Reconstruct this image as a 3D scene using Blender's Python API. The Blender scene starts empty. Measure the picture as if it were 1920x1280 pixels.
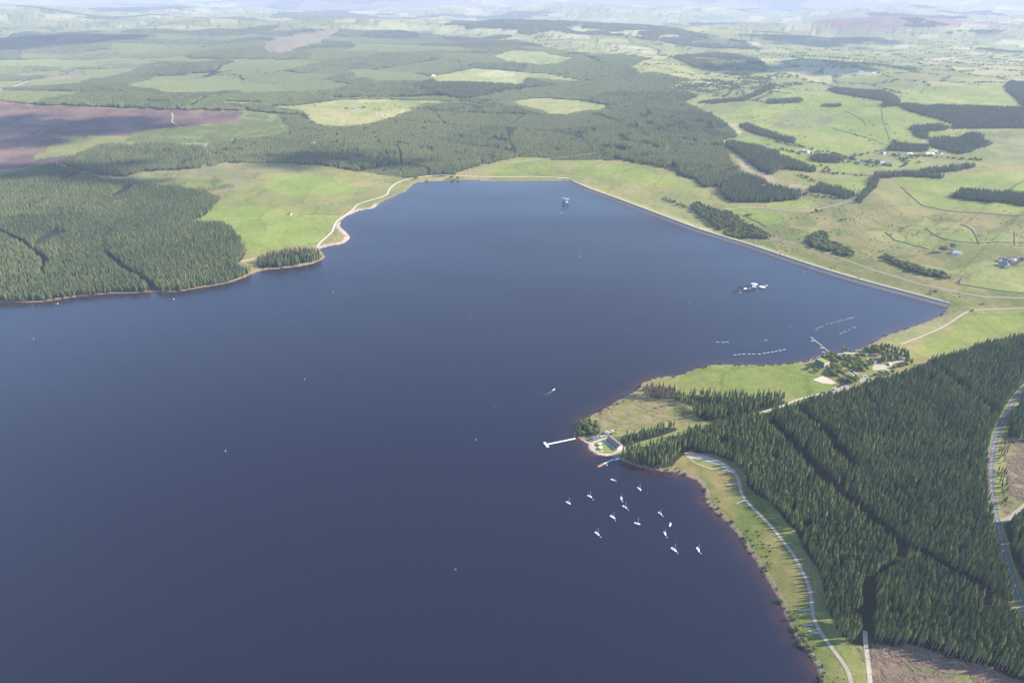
import bpy, math, random
import numpy as np
from mathutils import Vector, Matrix
random.seed(7); rng = np.random.default_rng(11)
R = math.radians
sc = bpy.context.scene
COL = sc.collection

# ------------------------------------------------------------------ camera
CAMH = 500.0                      # metres above the lake
FPX = 1280.0                      # focal length in photo pixels (24 mm on a 36 mm frame)
PITCH = math.atan(668.0 / FPX)
cam = bpy.data.cameras.new('camera'); cam.sensor_width = 36.0; cam.lens = 36.0 * FPX / 1920.0
cam.clip_start = 1.0; cam.clip_end = 150000.0
co = bpy.data.objects.new('camera', cam); COL.objects.link(co)
co.location = (0, 0, CAMH); co.rotation_euler = (math.pi / 2 - PITCH, 0, 0)
sc.camera = co

# ------------------------------------------------------------------ sky and sun
SUN_EL, SUN_AZ = R(28), R(7)      # azimuth: from the right (+X), slightly from ahead (+Y)
SUN = Vector((math.cos(SUN_EL) * math.cos(SUN_AZ), math.cos(SUN_EL) * math.sin(SUN_AZ), math.sin(SUN_EL)))
world = bpy.data.worlds.new('World'); sc.world = world; world.use_nodes = True
wn = world.node_tree.nodes; wl = world.node_tree.links
sky = wn.new('ShaderNodeTexSky'); sky.sky_type = 'NISHITA'; sky.sun_disc = False
sky.sun_elevation = SUN_EL; sky.sun_rotation = math.pi / 2 - SUN_AZ
sky.altitude = 800; sky.air_density = 1.15; sky.dust_density = 0.05; sky.ozone_density = 3.2
wl.new(sky.outputs[0], wn['Background'].inputs[0]); wn['Background'].inputs[1].default_value = 0.15
sl = bpy.data.lights.new('sun', 'SUN'); sl.energy = 4.9; sl.angle = R(0.53); sl.color = (1.0, 0.90, 0.76)
so = bpy.data.objects.new('sun', sl); COL.objects.link(so)
so.rotation_euler = SUN.to_track_quat('Z', 'Y').to_euler()

# ------------------------------------------------------------------ exposure and render settings
vs = sc.view_settings
vs.view_transform = 'Standard'; vs.look = 'None'; vs.exposure = 1.24; vs.gamma = 1.0; vs.use_curve_mapping = False
cy = sc.cycles
cy.max_bounces = 5; cy.diffuse_bounces = 3; cy.glossy_bounces = 2; cy.transmission_bounces = 2; cy.volume_bounces = 1
cy.transparent_max_bounces = 4; cy.use_denoising = True
cy.sample_clamp_indirect = 4.0

HAZE_DENSITY = 5.2e-5

# ================================================================== helpers
def pix_dir(px, py):
    a = (px - 960.0); b = (640.0 - py)
    return a, FPX * math.cos(PITCH) + b * math.sin(PITCH), -FPX * math.sin(PITCH) + b * math.cos(PITCH)

def flat(px, py, z=0.0):
    px = np.asarray(px, float); py = np.asarray(py, float)
    dx, dy, dz = pix_dir(px, py)
    t = (z - CAMH) / dz
    return np.stack([dx * t, dy * t], -1)

def pp(*a):
    return np.array(a, float).reshape(-1, 2)

_tab = np.random.default_rng(3).random((256, 256))
def vnoise(x, y):
    xi = np.floor(x).astype(np.int64); yi = np.floor(y).astype(np.int64)
    fx = x - xi; fy = y - yi
    fx = fx * fx * (3 - 2 * fx); fy = fy * fy * (3 - 2 * fy)
    g = lambda i, j: _tab[i & 255, j & 255]
    a = g(xi, yi) * (1 - fx) + g(xi + 1, yi) * fx
    b = g(xi, yi + 1) * (1 - fx) + g(xi + 1, yi + 1) * fx
    return a * (1 - fy) + b * fy
def fbm(x, y, o=4, s=0.0):
    v = 0; a = 0.5; n = 0
    for k in range(o):
        v = v + a * vnoise(x * 2 ** k + s + 17.3 * k, y * 2 ** k + 1.7 * s + 9.1 * k); n += a; a *= 0.5
    return v / n
def sstep(a, b, x):
    t = np.clip((x - a) / (b - a), 0, 1); return t * t * (3 - 2 * t)

_h1 = np.random.default_rng(5).random((256, 256)); _h2 = np.random.default_rng(6).random((256, 256)); _h3 = np.random.default_rng(8).random((256, 256))
def voronoi(x, y):
    xi = np.floor(x).astype(np.int64); yi = np.floor(y).astype(np.int64)
    f1 = np.full(x.shape, 9.0); f2 = f1.copy(); cid = np.zeros(x.shape)
    for i in (-1, 0, 1):
        for j in (-1, 0, 1):
            a = (xi + i) & 255; b = (yi + j) & 255
            d = np.hypot(xi + i + 0.1 + 0.8 * _h1[a, b] - x, yi + j + 0.1 + 0.8 * _h2[a, b] - y)
            c = d < f1
            f2 = np.where(c, f1, np.minimum(f2, d)); cid = np.where(c, _h3[a, b], cid); f1 = np.where(c, d, f1)
    return cid, f1, f2

def in_poly(P, poly):
    P = np.asarray(P); out = np.zeros(len(P), bool)
    lo = poly.min(0); hi = poly.max(0)
    idx = np.nonzero((P[:, 0] >= lo[0]) & (P[:, 0] <= hi[0]) & (P[:, 1] >= lo[1]) & (P[:, 1] <= hi[1]))[0]
    if not len(idx): return out
    x = P[idx, 0]; y = P[idx, 1]; r = np.zeros(len(idx), bool)
    for k in range(len(poly)):
        x1, y1 = poly[k - 1]; x2, y2 = poly[k]
        if y1 == y2: continue
        c = ((y1 > y) != (y2 > y)) & (x < (x2 - x1) * (y - y1) / (y2 - y1) + x1)
        r ^= c
    out[idx] = r
    return out

def seg_dist(P, line, closed=False):
    """distance to a polyline, index of the nearest segment and parameter along it"""
    n = len(line); best = np.full(len(P), 1e18); bi = np.zeros(len(P), int); bt = np.zeros(len(P))
    for k in range(n if closed else n - 1):
        a = line[k]; b = line[(k + 1) % n]; ab = b - a; L = ab @ ab
        if L == 0: continue
        t = np.clip(((P[:, 0] - a[0]) * ab[0] + (P[:, 1] - a[1]) * ab[1]) / L, 0, 1)
        d = (P[:, 0] - a[0] - t * ab[0]) ** 2 + (P[:, 1] - a[1] - t * ab[1]) ** 2
        c = d < best
        best = np.where(c, d, best); bi = np.where(c, k, bi); bt = np.where(c, t, bt)
    return np.sqrt(best), bi, bt

# ================================================================== the lake outline (traced at water level)
W_A = pp(-900,575, -600,570, -400,560, -250,562, -100,566, 0,566, 40,567, 80,566, 108,562, 150,555, 200,551, 250,549, 310,548, 340,546, 370,541, 400,536, 430,530, 455,522, 470,515,
         485,509, 500,506, 530,503, 560,500, 585,495, 600,489, 610,483, 606,475, 598,467, 615,462, 635,459, 648,455, 655,449, 656,443, 650,436, 643,430, 637,423,
         640,414, 650,406, 662,400, 675,395, 700,391, 706,387, 715,380, 730,373, 745,366, 760,360, 768,352, 775,345, 785,342, 800,341, 830,339, 850,338,
         900,339, 950,340, 1000,341, 1030,340, 1055,339)
W_DAM = pp(1062,341, 1100,358, 1150,376, 1200,395, 1250,414, 1300,433, 1350,449, 1400,464, 1450,481, 1500,498, 1550,514, 1600,529, 1650,543, 1700,556, 1740,567, 1775,576)
W_B = pp(1772,583, 1760,592, 1740,602, 1715,611, 1690,619, 1665,627, 1645,636, 1630,646, 1615,653, 1600,657, 1580,661, 1565,661, 1553,663, 1540,667, 1520,674, 1500,679,
         1480,681, 1450,683, 1400,684, 1360,683, 1335,684, 1310,689, 1290,697, 1270,704, 1240,706, 1215,712, 1200,720, 1195,731, 1180,738, 1165,746, 1150,756,
         1135,765, 1115,775, 1095,784, 1085,793, 1078,803, 1073,810, 1075,818, 1085,822, 1095,826, 1101,833, 1102,840, 1107,847, 1118,853, 1135,855, 1148,854,
         1155,859, 1165,863, 1180,869, 1200,876, 1220,881, 1240,883, 1265,887, 1285,892, 1303,899, 1313,907, 1320,918, 1322,930, 1320,938, 1328,948, 1345,963,
         1365,982, 1385,1005, 1400,1028, 1415,1050, 1428,1072, 1440,1090, 1452,1110, 1463,1130, 1470,1150, 1480,1170, 1490,1190, 1500,1205, 1515,1225, 1528,1245,
         1535,1262, 1537,1290, 1545,1400, 1500,1900, 400,2100, -900,2000)
lake_px = np.concatenate([W_A, W_DAM, W_B])
lake = flat(lake_px[:, 0], lake_px[:, 1])
iD0 = len(W_A); iD1 = len(W_A) + len(W_DAM) - 1
dam_line = lake[iD0:iD1 + 1]
dam_len = np.concatenate([[0], np.cumsum(np.hypot(*np.diff(dam_line, axis=0).T))]); DAM_T = dam_len / dam_len[-1]

# ================================================================== terrain heights
NX, US = 1120, 1.32
u_ax = np.linspace(-US, US, NX)
ypx = np.concatenate([np.linspace(1700, 1300, 60, endpoint=False), np.linspace(1300, 60, 520, endpoint=False), np.linspace(60, 12, 44, endpoint=False)])
y_rows = flat(np.full(len(ypx), 960.0), ypx)[:, 1]
y_rows = np.concatenate([y_rows, np.geomspace(y_rows[-1] * 1.03, 60000, 44)])
NY = len(y_rows)
XX = (u_ax[None, :] * y_rows[:, None]); YY = np.repeat(y_rows[:, None], NX, 1)
PV = np.stack([XX.ravel(), YY.ravel()], -1)

def hills(x, y):
    d = y
    h = (fbm(x / 900, y / 900, 2, 1.0) - 0.45) * 75 * sstep(1500, 4000, y)
    h = h + (fbm(x / 5200, y / 4200, 4, 5.0) - 0.5) * 300 * sstep(3500, 9000, y) + (np.abs(fbm(x / 2600, y / 1500, 3, 15.0) - 0.5) * -2 + .35) * 110 * sstep(4500, 8000, y)
    def g(cx, cy, sx, sy, a, rot=0.0):
        c, s = math.cos(rot), math.sin(rot)
        X = (x - cx) * c + (y - cy) * s; Y = -(x - cx) * s + (y - cy) * c
        return a * np.exp(-(X / sx) ** 2 - (Y / sy) ** 2)
    h = h + g(-2300, 3000, 1100, 700, 45) + g(-900, 2750, 700, 500, 16)
    h = h + g(-2500, 8200, 2600, 700, 95, 0.08) + g(-6500, 9500, 3000, 900, 110, -0.05) + g(-4800, 6300, 2000, 600, 45)
    h = h + g(600, 7600, 1800, 600, 60, -0.1) + g(-1200, 5200, 1500, 600, 30) + g(600, 4700, 1100, 450, 22)
    h = h + g(4700, 9000, 1300, 600, 140, -0.06) + g(5900, 8900, 900, 500, 25) + g(8800, 9500, 2200, 1100, 30)
    h = h + g(2600, 4300, 1300, 800, 34) + g(1500, 2500, 500, 260, -16)
    h = h + sstep(6000, 11000, y) * (fbm(x / 3600, y / 2400, 3, 25.0) - 0.5) * 260
    h = h + g(-6200, 12500, 2300, 1300, 190, .2) + g(1700, 13500, 2600, 1200, 150, -.15) + g(7200, 13000, 2400, 1200, 190, .1) + g(11500, 15500, 3000, 1600, 230) + g(-12000, 14500, 3000, 1600, 220) + g(-2200, 17500, 3500, 1500, 210, .1) + g(4500, 19000, 3500, 1600, 230, -.1)
    h = h - 60 * np.exp(-((y - 12500) / 2600) ** 2)
    h = h + sstep(15000, 26000, y) * (110 + 170 * (fbm(x / 9000, y / 6000, 4, 9.0) - 0.35))
    h = h + sstep(30000, 48000, y) * 150
    return h

def height(P):
    d, si, st = seg_dist(P, lake, True)
    ins = in_poly(P, lake)
    x, y = P[:, 0], P[:, 1]
    land = 1.2 * (1 - np.exp(-d / 5)) + 26 * (1 - np.exp(-d * 0.032 / 26)) + sstep(60, 900, d) * hills(x, y)
    land += (fbm(x / 150, y / 150, 3, 2.0) - 0.5) * 3.0 * sstep(10, 120, d)
    for e in (dam_line[0], dam_line[-1]):
        land += 4.0 * np.exp(-((x - e[0]) ** 2 + (y - e[1]) ** 2) / 70 ** 2) * (1 - np.exp(-d / 10))
    isd = (si >= iD0) & (si < iD1)
    t = DAM_T[0] + np.where(isd, DAM_T[np.clip(si - iD0, 0, len(DAM_T) - 1)] + st * (DAM_T[np.clip(si - iD0 + 1, 0, len(DAM_T) - 1)] - DAM_T[np.clip(si - iD0, 0, len(DAM_T) - 1)]), 0)
    v = -26 * np.sin(math.pi * np.clip(t, 0, 1)) ** 1.1
    prof = np.where(d < 10, d / 10 * 3.9 - 0.3, np.where(d < 17, 3.6, np.maximum(v, 3.6 - (d - 17) / 3.0)))
    far = land + v * np.exp(-(d / 1300) ** 2)
    dn = np.where(d < 17, prof, np.maximum(prof, far))
    land = np.where(isd, dn, land)
    h = np.where(ins, -0.25 - np.minimum(d * 0.12, 5.0), land)
    return h, np.where(ins, -d, d), isd & ~ins

HV, SD, ISD = [], [], []
for c in np.array_split(np.arange(len(PV)), 12):
    a, b, c2 = height(PV[c]); HV.append(a); SD.append(b); ISD.append(c2)
HV = np.concatenate(HV); SD = np.concatenate(SD); ISD = np.concatenate(ISD)
HG = HV.reshape(NY, NX)

def hz(P):
    """terrain height at world x, y by interpolation in the mesh"""
    P = np.atleast_2d(P)
    y = np.clip(P[:, 1], y_rows[0], y_rows[-1] - 1)
    j = np.clip(np.searchsorted(y_rows, y) - 1, 0, NY - 2); fy = (y - y_rows[j]) / (y_rows[j + 1] - y_rows[j])
    u = np.clip((P[:, 0] / y + US) / (2 * US) * (NX - 1), 0, NX - 1.001); i = u.astype(int); fx = u - i
    return (HG[j, i] * (1 - fx) + HG[j, i + 1] * fx) * (1 - fy) + (HG[j + 1, i] * (1 - fx) + HG[j + 1, i + 1] * fx) * fy

def G(pts):
    """where the photographed point stands on the terrain (world x, y)"""
    pts = np.atleast_2d(np.asarray(pts, float)); out = np.zeros((len(pts), 2))
    for k, (px, py) in enumerate(pts):
        py = max(py, 3.0)
        dx, dy, dz = pix_dir(px, py); u = dx / dy; s = dz / dy
        f = min(max((u + US) / (2 * US) * (NX - 1), 0), NX - 1.001); i = int(f); f -= i
        col = np.maximum(HG[:, i] * (1 - f) + HG[:, i + 1] * f, 0 if False else -100)
        df = CAMH + s * y_rows - np.maximum(col, np.where(np.abs(col) < 6, 0, col))
        w = np.nonzero(df <= 0)[0]
        j = w[0] if len(w) else NY - 1
        if j == 0: yv = y_rows[0]
        else:
            a, b = df[j - 1], df[j]; yv = y_rows[j - 1] + (y_rows[j] - y_rows[j - 1]) * (a / (a - b) if a != b else 0)
        out[k] = (u * yv, yv)
    return out
def G3(px, py, lift=0.0):
    p = G([(px, py)])[0]; return Vector((p[0], p[1], float(hz(p)[0]) + lift))
def WP(px, py, z=0.0):
    p = flat(px, py, 0.0); return Vector((float(p[0]), float(p[1]), z))

# ================================================================== materials
def newmat(name):
    m = bpy.data.materials.new(name); m.use_nodes = True
    return m, m.node_tree.nodes, m.node_tree.links, m.node_tree.nodes['Principled BSDF']
def plain(name, col, rough=0.7, var=0.12, scale=3.0, spec=0.3, metal=0.0):
    m, n, l, b = newmat(name)
    b.inputs['Roughness'].default_value = rough; b.inputs['Specular IOR Level'].default_value = spec; b.inputs['Metallic'].default_value = metal
    tc = n.new('ShaderNodeTexCoord'); t = n.new('ShaderNodeTexNoise'); t.inputs['Scale'].default_value = scale; t.inputs['Detail'].default_value = 4
    l.new(tc.outputs['Object'], t.inputs['Vector'])
    r = n.new('ShaderNodeMapRange'); r.inputs['From Min'].default_value = .3; r.inputs['From Max'].default_value = .7
    r.inputs['To Min'].default_value = 1 - var; r.inputs['To Max'].default_value = 1 + var
    l.new(t.outputs['Fac'], r.inputs['Value'])
    mx = n.new('ShaderNodeVectorMath'); mx.operation = 'SCALE'; mx.inputs[0].default_value = col
    l.new(r.outputs[0], mx.inputs['Scale']); l.new(mx.outputs[0], b.inputs['Base Color'])
    return m

def ground_material():
    m, n, l, b = newmat('ground')
    b.inputs['Roughness'].default_value = 0.95; b.inputs['Specular IOR Level'].default_value = 0.1
    at = n.new('ShaderNodeAttribute'); at.attribute_name = 'landcover'
    geo = n.new('ShaderNodeNewGeometry')
    val = None
    for s, lo, hi, det in ((0.012, 0.88, 1.12, 5), (0.09, 0.84, 1.16, 5), (0.6, 0.74, 1.26, 3)):
        t = n.new('ShaderNodeTexNoise'); t.inputs['Scale'].default_value = s; t.inputs['Detail'].default_value = det; t.inputs['Roughness'].default_value = 0.62
        l.new(geo.outputs['Position'], t.inputs['Vector'])
        r = n.new('ShaderNodeMapRange'); r.inputs['From Min'].default_value = .3; r.inputs['From Max'].default_value = .7; r.clamp = False
        r.inputs['To Min'].default_value = lo; r.inputs['To Max'].default_value = hi
        l.new(t.outputs['Fac'], r.inputs['Value'])
        if val is None: val = r.outputs[0]
        else:
            q = n.new('ShaderNodeMath'); q.operation = 'MULTIPLY'; l.new(val, q.inputs[0]); l.new(r.outputs[0], q.inputs[1]); val = q.outputs[0]
        last = t
    mx = n.new('ShaderNodeVectorMath'); mx.operation = 'SCALE'; l.new(at.outputs['Color'], mx.inputs[0]); l.new(val, mx.inputs['Scale'])
    l.new(mx.outputs[0], b.inputs['Base Color'])
    bp = n.new('ShaderNodeBump'); bp.inputs['Strength'].default_value = 0.5; bp.inputs['Distance'].default_value = 0.6
    l.new(last.outputs['Fac'], bp.inputs['Height']); l.new(bp.outputs[0], b.inputs['Normal'])
    return m

def water_material():
    m, n, l, b = newmat('lake_water')
    b.inputs['IOR'].default_value = 1.45; b.inputs['Specular Tint'].default_value = (0.84, 0.90, 1.0, 1); b.inputs['Roughness'].default_value = 0.16
    at = n.new('ShaderNodeAttribute'); at.attribute_name = 'shallows'
    geo = n.new('ShaderNodeNewGeometry')
    nz = n.new('ShaderNodeTexNoise'); nz.inputs['Scale'].default_value = 0.06; nz.inputs['Detail'].default_value = 4
    l.new(geo.outputs['Position'], nz.inputs['Vector'])
    r = n.new('ShaderNodeMapRange'); r.inputs['From Min'].default_value = .25; r.inputs['From Max'].default_value = .75; r.inputs['To Min'].default_value = .35; r.inputs['To Max'].default_value = 1.25
    l.new(nz.outputs['Fac'], r.inputs['Value'])
    q = n.new('ShaderNodeMath'); q.operation = 'MULTIPLY'; q.use_clamp = True; l.new(at.outputs['Fac'], q.inputs[0]); l.new(r.outputs[0], q.inputs[1])
    mx = n.new('ShaderNodeMix'); mx.data_type = 'RGBA'; l.new(q.outputs[0], mx.inputs['Factor'])
    mx.inputs['A'].default_value = (0.0062, 0.0064, 0.0175, 1); mx.inputs['B'].default_value = (0.060, 0.026, 0.015, 1)
    l.new(mx.outputs['Result'], b.inputs['Base Color'])
    # wind: patches of rougher and smoother water, and ripples
    n2 = n.new('ShaderNodeTexNoise'); n2.inputs['Scale'].default_value = 0.0016; n2.inputs['Detail'].default_value = 5
    mp = n.new('ShaderNodeMapping'); mp.inputs['Scale'].default_value = (0.5, 1.6, 1); mp.inputs['Rotation'].default_value = (0, 0, 0.5)
    l.new(geo.outputs['Position'], mp.inputs['Vector']); l.new(mp.outputs[0], n2.inputs['Vector'])
    r2 = n.new('ShaderNodeMapRange'); r2.inputs['From Min'].default_value = .3; r2.inputs['From Max'].default_value = .7; r2.inputs['To Min'].default_value = .17; r2.inputs['To Max'].default_value = .42
    l.new(n2.outputs['Fac'], r2.inputs['Value']); l.new(r2.outputs[0], b.inputs['Roughness'])
    n3 = n.new('ShaderNodeTexNoise'); n3.inputs['Scale'].default_value = 0.35; n3.inputs['Detail'].default_value = 4
    l.new(mp.outputs[0], n3.inputs['Vector'])
    bp = n.new('ShaderNodeBump'); bp.inputs['Strength'].default_value = 0.12; bp.inputs['Distance'].default_value = 0.25
    l.new(n3.outputs['Fac'], bp.inputs['Height']); l.new(bp.outputs[0], b.inputs['Normal'])
    return m

def foliage(name, dark, light, trans=0.0):
    m, n, l, b = newmat(name)
    b.inputs['Roughness'].default_value = 0.75; b.inputs['Specular IOR Level'].default_value = 0.15
    at = n.new('ShaderNodeAttribute'); at.attribute_type = 'INSTANCER'; at.attribute_name = 'tint'
    oi = n.new('ShaderNodeObjectInfo')
    geo = n.new('ShaderNodeNewGeometry')
    nz = n.new('ShaderNodeTexNoise'); nz.inputs['Scale'].default_value = 0.5; nz.inputs['Detail'].default_value = 3
    l.new(geo.outputs['Position'], nz.inputs['Vector'])
    a = n.new('ShaderNodeMath'); a.operation = 'MULTIPLY_ADD'; l.new(oi.outputs['Random'], a.inputs[0]); a.inputs[1].default_value = 0.45; l.new(at.outputs['Fac'], a.inputs[2])
    c = n.new('ShaderNodeMath'); c.operation = 'MULTIPLY_ADD'; c.use_clamp = True; l.new(nz.outputs['Fac'], c.inputs[0]); c.inputs[1].default_value = 0.35; l.new(a.outputs[0], c.inputs[2])
    mx = n.new('ShaderNodeMix'); mx.data_type = 'RGBA'; l.new(c.outputs[0], mx.inputs['Factor'])
    mx.inputs['A'].default_value = (*dark, 1); mx.inputs['B'].default_value = (*light, 1)
    l.new(mx.outputs['Result'], b.inputs['Base Color'])
    return m

M = dict(
    ground=ground_material(), water=water_material(),
    conifer=foliage('conifer_needles', (0.048, 0.084, 0.034), (0.190, 0.215, 0.062)),
    spruce=foliage('spruce_needles', (0.034, 0.060, 0.027), (0.180, 0.200, 0.070)),
    leaf=foliage('broad_leaves', (0.065, 0.098, 0.028), (0.205, 0.225, 0.062)),
    dead=foliage('dead_needles', (0.10, 0.075, 0.055), (0.20, 0.17, 0.10)),
    scrub=foliage('scrub_leaves', (0.050, 0.070, 0.020), (0.150, 0.170, 0.050)),
    bark=plain('bark', (0.16, 0.115, 0.085), 0.9, 0.3, 2.0), palebark=plain('pale_bark', (0.30, 0.24, 0.19), 0.9, 0.3, 2.0),
    tarmac=plain('tarmac', (0.15, 0.135, 0.13), 0.9, 0.15, 0.3), gravel=plain('gravel', (0.42, 0.35, 0.27), 0.95, 0.15, 0.3),
    palegravel=plain('pale_gravel', (0.53, 0.45, 0.36), 0.95, 0.12, 0.2), sand=plain('sand', (0.52, 0.40, 0.29), 0.95, 0.18, 0.4),
    trackgrey=plain('worn_tarmac', (0.32, 0.265, 0.21), 0.95, 0.15, 0.3),
    stone=plain('dam_stone', (0.20, 0.18, 0.165), 0.9, 0.28, 0.8), concrete=plain('concrete', (0.42, 0.40, 0.36), 0.85, 0.15, 0.6),
    white=plain('white_paint', (0.82, 0.82, 0.80), 0.45, 0.05, 1.0, 0.4), gelcoat=plain('gelcoat', (0.85, 0.86, 0.87), 0.25, 0.04, 1.0, 0.5),
    offwhite=plain('off_white', (0.66, 0.64, 0.58), 0.7, 0.1, 1.0), cream=plain('cream_render', (0.62, 0.52, 0.40), 0.8, 0.1, 0.8),
    slate=plain('slate', (0.11, 0.11, 0.125), 0.7, 0.25, 1.2), redroof=plain('red_roof', (0.36, 0.15, 0.10), 0.8, 0.25, 1.0),
    brownroof=plain('brown_roof', (0.23, 0.155, 0.13), 0.8, 0.2, 1.0), wood=plain('weathered_wood', (0.36, 0.30, 0.24), 0.85, 0.2, 2.0),
    rustwood=plain('reddish_planks', (0.38, 0.22, 0.15), 0.85, 0.2, 2.0), pinkstone=plain('pink_stone', (0.46, 0.36, 0.32), 0.85, 0.18, 0.7),
    glass=plain('dark_glass', (0.03, 0.035, 0.05), 0.1, 0.1, 1.0, 0.6), metal=plain('grey_metal', (0.45, 0.46, 0.48), 0.4, 0.1, 1.0, 0.5, 0.6),
    dark=plain('dark_rubber', (0.03, 0.03, 0.035), 0.8, 0.1), net=plain('dark_net', (0.06, 0.07, 0.08), 0.9, 0.2), palenet=plain('pale_net', (0.47, 0.45, 0.40), 0.9, 0.12, 1.0),
    blue=plain('blue_cover', (0.06, 0.12, 0.34), 0.7, 0.15), paleblue=plain('pale_blue_cover', (0.30, 0.42, 0.62), 0.7, 0.15), green=plain('green_paint', (0.05, 0.14, 0.10), 0.7, 0.15),
    red=plain('red_paint', (0.45, 0.04, 0.03), 0.5, 0.1), orange=plain('orange_buoy', (0.65, 0.18, 0.04), 0.5, 0.1), yellow=plain('yellow_plastic', (0.72, 0.47, 0.05), 0.5, 0.1),
    grass=plain('turf', (0.19, 0.21, 0.07), 0.95, 0.2, 0.4), brightgrass=plain('mown_turf', (0.17, 0.25, 0.045), 0.95, 0.15, 0.4),
    carred=plain('dark_red_car', (0.16, 0.02, 0.025), 0.3, 0.05, 1, 0.5), cardark=plain('dark_car', (0.03, 0.035, 0.05), 0.3, 0.05, 1, 0.5), carsilver=plain('silver_car', (0.5, 0.5, 0.52), 0.35, 0.05, 1, 0.5),
    brash=plain('brash', (0.34, 0.235, 0.165), 0.95, 0.3, 1.0), wall=plain('dry_stone', (0.16, 0.15, 0.115), 0.95, 0.3, 1.0), foam=plain('foam', (0.30, 0.32, 0.36), 0.8, 0.1, 1.0),
)

# ================================================================== object helpers
def tag(o, label, cat=None, group=None, kind=None):
    o['label'] = label
    if cat: o['category'] = cat
    if group: o['group'] = group
    if kind: o['kind'] = kind
    return o
def link(name, me, mat, parent=None, loc=None, rz=None):
    o = bpy.data.objects.new(name, me); COL.objects.link(o)
    if mat is not None and not me.materials: me.materials.append(mat)
    if parent: o.parent = parent
    if loc is not None: o.location = loc
    if rz is not None: o.rotation_euler = (0, 0, rz)
    return o
def empty(name, loc, rz=0.0):
    o = bpy.data.objects.new(name, None); COL.objects.link(o); o.location = loc; o.rotation_euler = (0, 0, rz); o.empty_display_size = 1
    return o
def np_mesh(name, verts, faces, smooth=False):
    me = bpy.data.meshes.new(name)
    verts = np.asarray(verts, np.float32).reshape(-1, 3); faces = np.asarray(faces, np.int32); k = faces.shape[1]
    me.vertices.add(len(verts)); me.vertices.foreach_set('co', verts.ravel())
    me.loops.add(faces.size); me.loops.foreach_set('vertex_index', faces.ravel())
    me.polygons.add(len(faces)); me.polygons.foreach_set('loop_start', np.arange(len(faces), dtype=np.int32) * k)
    me.polygons.foreach_set('loop_total', np.full(len(faces), k, np.int32))
    if smooth: me.polygons.foreach_set('use_smooth', np.ones(len(faces), bool))
    me.update(calc_edges=True); return me

class MB:
    def __init__(s): s.v = []; s.f = []
    def add(s, vs, fs):
        k = len(s.v); s.v += [tuple(map(float, v)) for v in vs]; s.f += [tuple(i + k for i in f) for f in fs]; return s
    def box(s, x0, x1, y0, y1, z0, z1, top=1.0):
        cx, cyy = (x0 + x1) / 2, (y0 + y1) / 2; t = lambda x, y: (cx + (x - cx) * top, cyy + (y - cyy) * top, z1)
        return s.add([(x0, y0, z0), (x1, y0, z0), (x1, y1, z0), (x0, y1, z0), t(x0, y0), t(x1, y0), t(x1, y1), t(x0, y1)],
                     [(3, 2, 1, 0), (4, 5, 6, 7), (0, 1, 5, 4), (1, 2, 6, 5), (2, 3, 7, 6), (3, 0, 4, 7)])
    def cyl(s, c, r0, r1, z0, z1, n=10, cap=True):
        a = [2 * math.pi * i / n for i in range(n)]
        vs = [(c[0] + r0 * math.cos(t), c[1] + r0 * math.sin(t), z0) for t in a] + [(c[0] + r1 * math.cos(t), c[1] + r1 * math.sin(t), z1) for t in a]
        fs = [(i, (i + 1) % n, n + (i + 1) % n, n + i) for i in range(n)]
        if cap: fs += [tuple(range(n, 2 * n)), tuple(range(n - 1, -1, -1))]
        return s.add(vs, fs)
    def tube(s, p, q, r0, r1=None, n=6):
        r1 = r0 if r1 is None else r1
        p = Vector(p); q = Vector(q); d = (q - p).normalized(); a = d.orthogonal().normalized(); b = d.cross(a)
        vs = []
        for c, r in ((p, r0), (q, r1)):
            vs += [tuple(c + (a * math.cos(2 * math.pi * i / n) + b * math.sin(2 * math.pi * i / n)) * r) for i in range(n)]
        return s.add(vs, [(i, (i + 1) % n, n + (i + 1) % n, n + i) for i in range(n)] + [tuple(range(n, 2 * n)), tuple(range(n - 1, -1, -1))])
    def ring(s, c, Rr, r, z, n=28, k=6):
        vs = []; fs = []
        for i in range(n):
            t = 2 * math.pi * i / n
            for j in range(k):
                w = 2 * math.pi * j / k; q = Rr + r * math.cos(w)
                vs.append((c[0] + q * math.cos(t), c[1] + q * math.sin(t), z + r * math.sin(w)))
        for i in range(n):
            for j in range(k):
                fs.append((i * k + j, ((i + 1) % n) * k + j, ((i + 1) % n) * k + (j + 1) % k, i * k + (j + 1) % k))
        return s.add(vs, fs)
    def gable(s, L, Wd, z0, z1, over=0.0):
        """solid gable prism along x (roof with a little thickness)"""
        a, b = L / 2 + over, Wd / 2 + over
        return s.add([(-a, -b, z0), (a, -b, z0), (a, b, z0), (-a, b, z0), (-a, 0, z1), (a, 0, z1), (-a, -b, z0 - .22), (a, -b, z0 - .22), (a, b, z0 - .22), (-a, b, z0 - .22)],
                     [(0, 1, 5, 4), (2, 3, 4, 5), (0, 4, 3), (1, 2, 5), (6, 7, 1, 0), (7, 8, 2, 1), (8, 9, 3, 2), (9, 6, 0, 3), (9, 8, 7, 6)])
    def mesh(s, name, smooth=False):
        me = bpy.data.meshes.new(name); me.from_pydata(s.v, [], s.f); me.update()
        if smooth: me.polygons.foreach_set('use_smooth', [True] * len(me.polygons))
        return me
    def build(s, name, mat, parent=None, loc=None, rz=None, smooth=False):
        return link(name, s.mesh(name, smooth), mat, parent, loc, rz)

def copy_tree(o, parent=None):
    c = o.copy(); COL.objects.link(c)
    if parent: c.parent = parent
    for ch in list(o.children): copy_tree(ch, c)
    return c

ORD = ['first', 'second', 'third', 'fourth', 'fifth', 'sixth', 'seventh', 'eighth', 'ninth', 'tenth', 'eleventh', 'twelfth', 'thirteenth', 'fourteenth', 'fifteenth', 'sixteenth']

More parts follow.
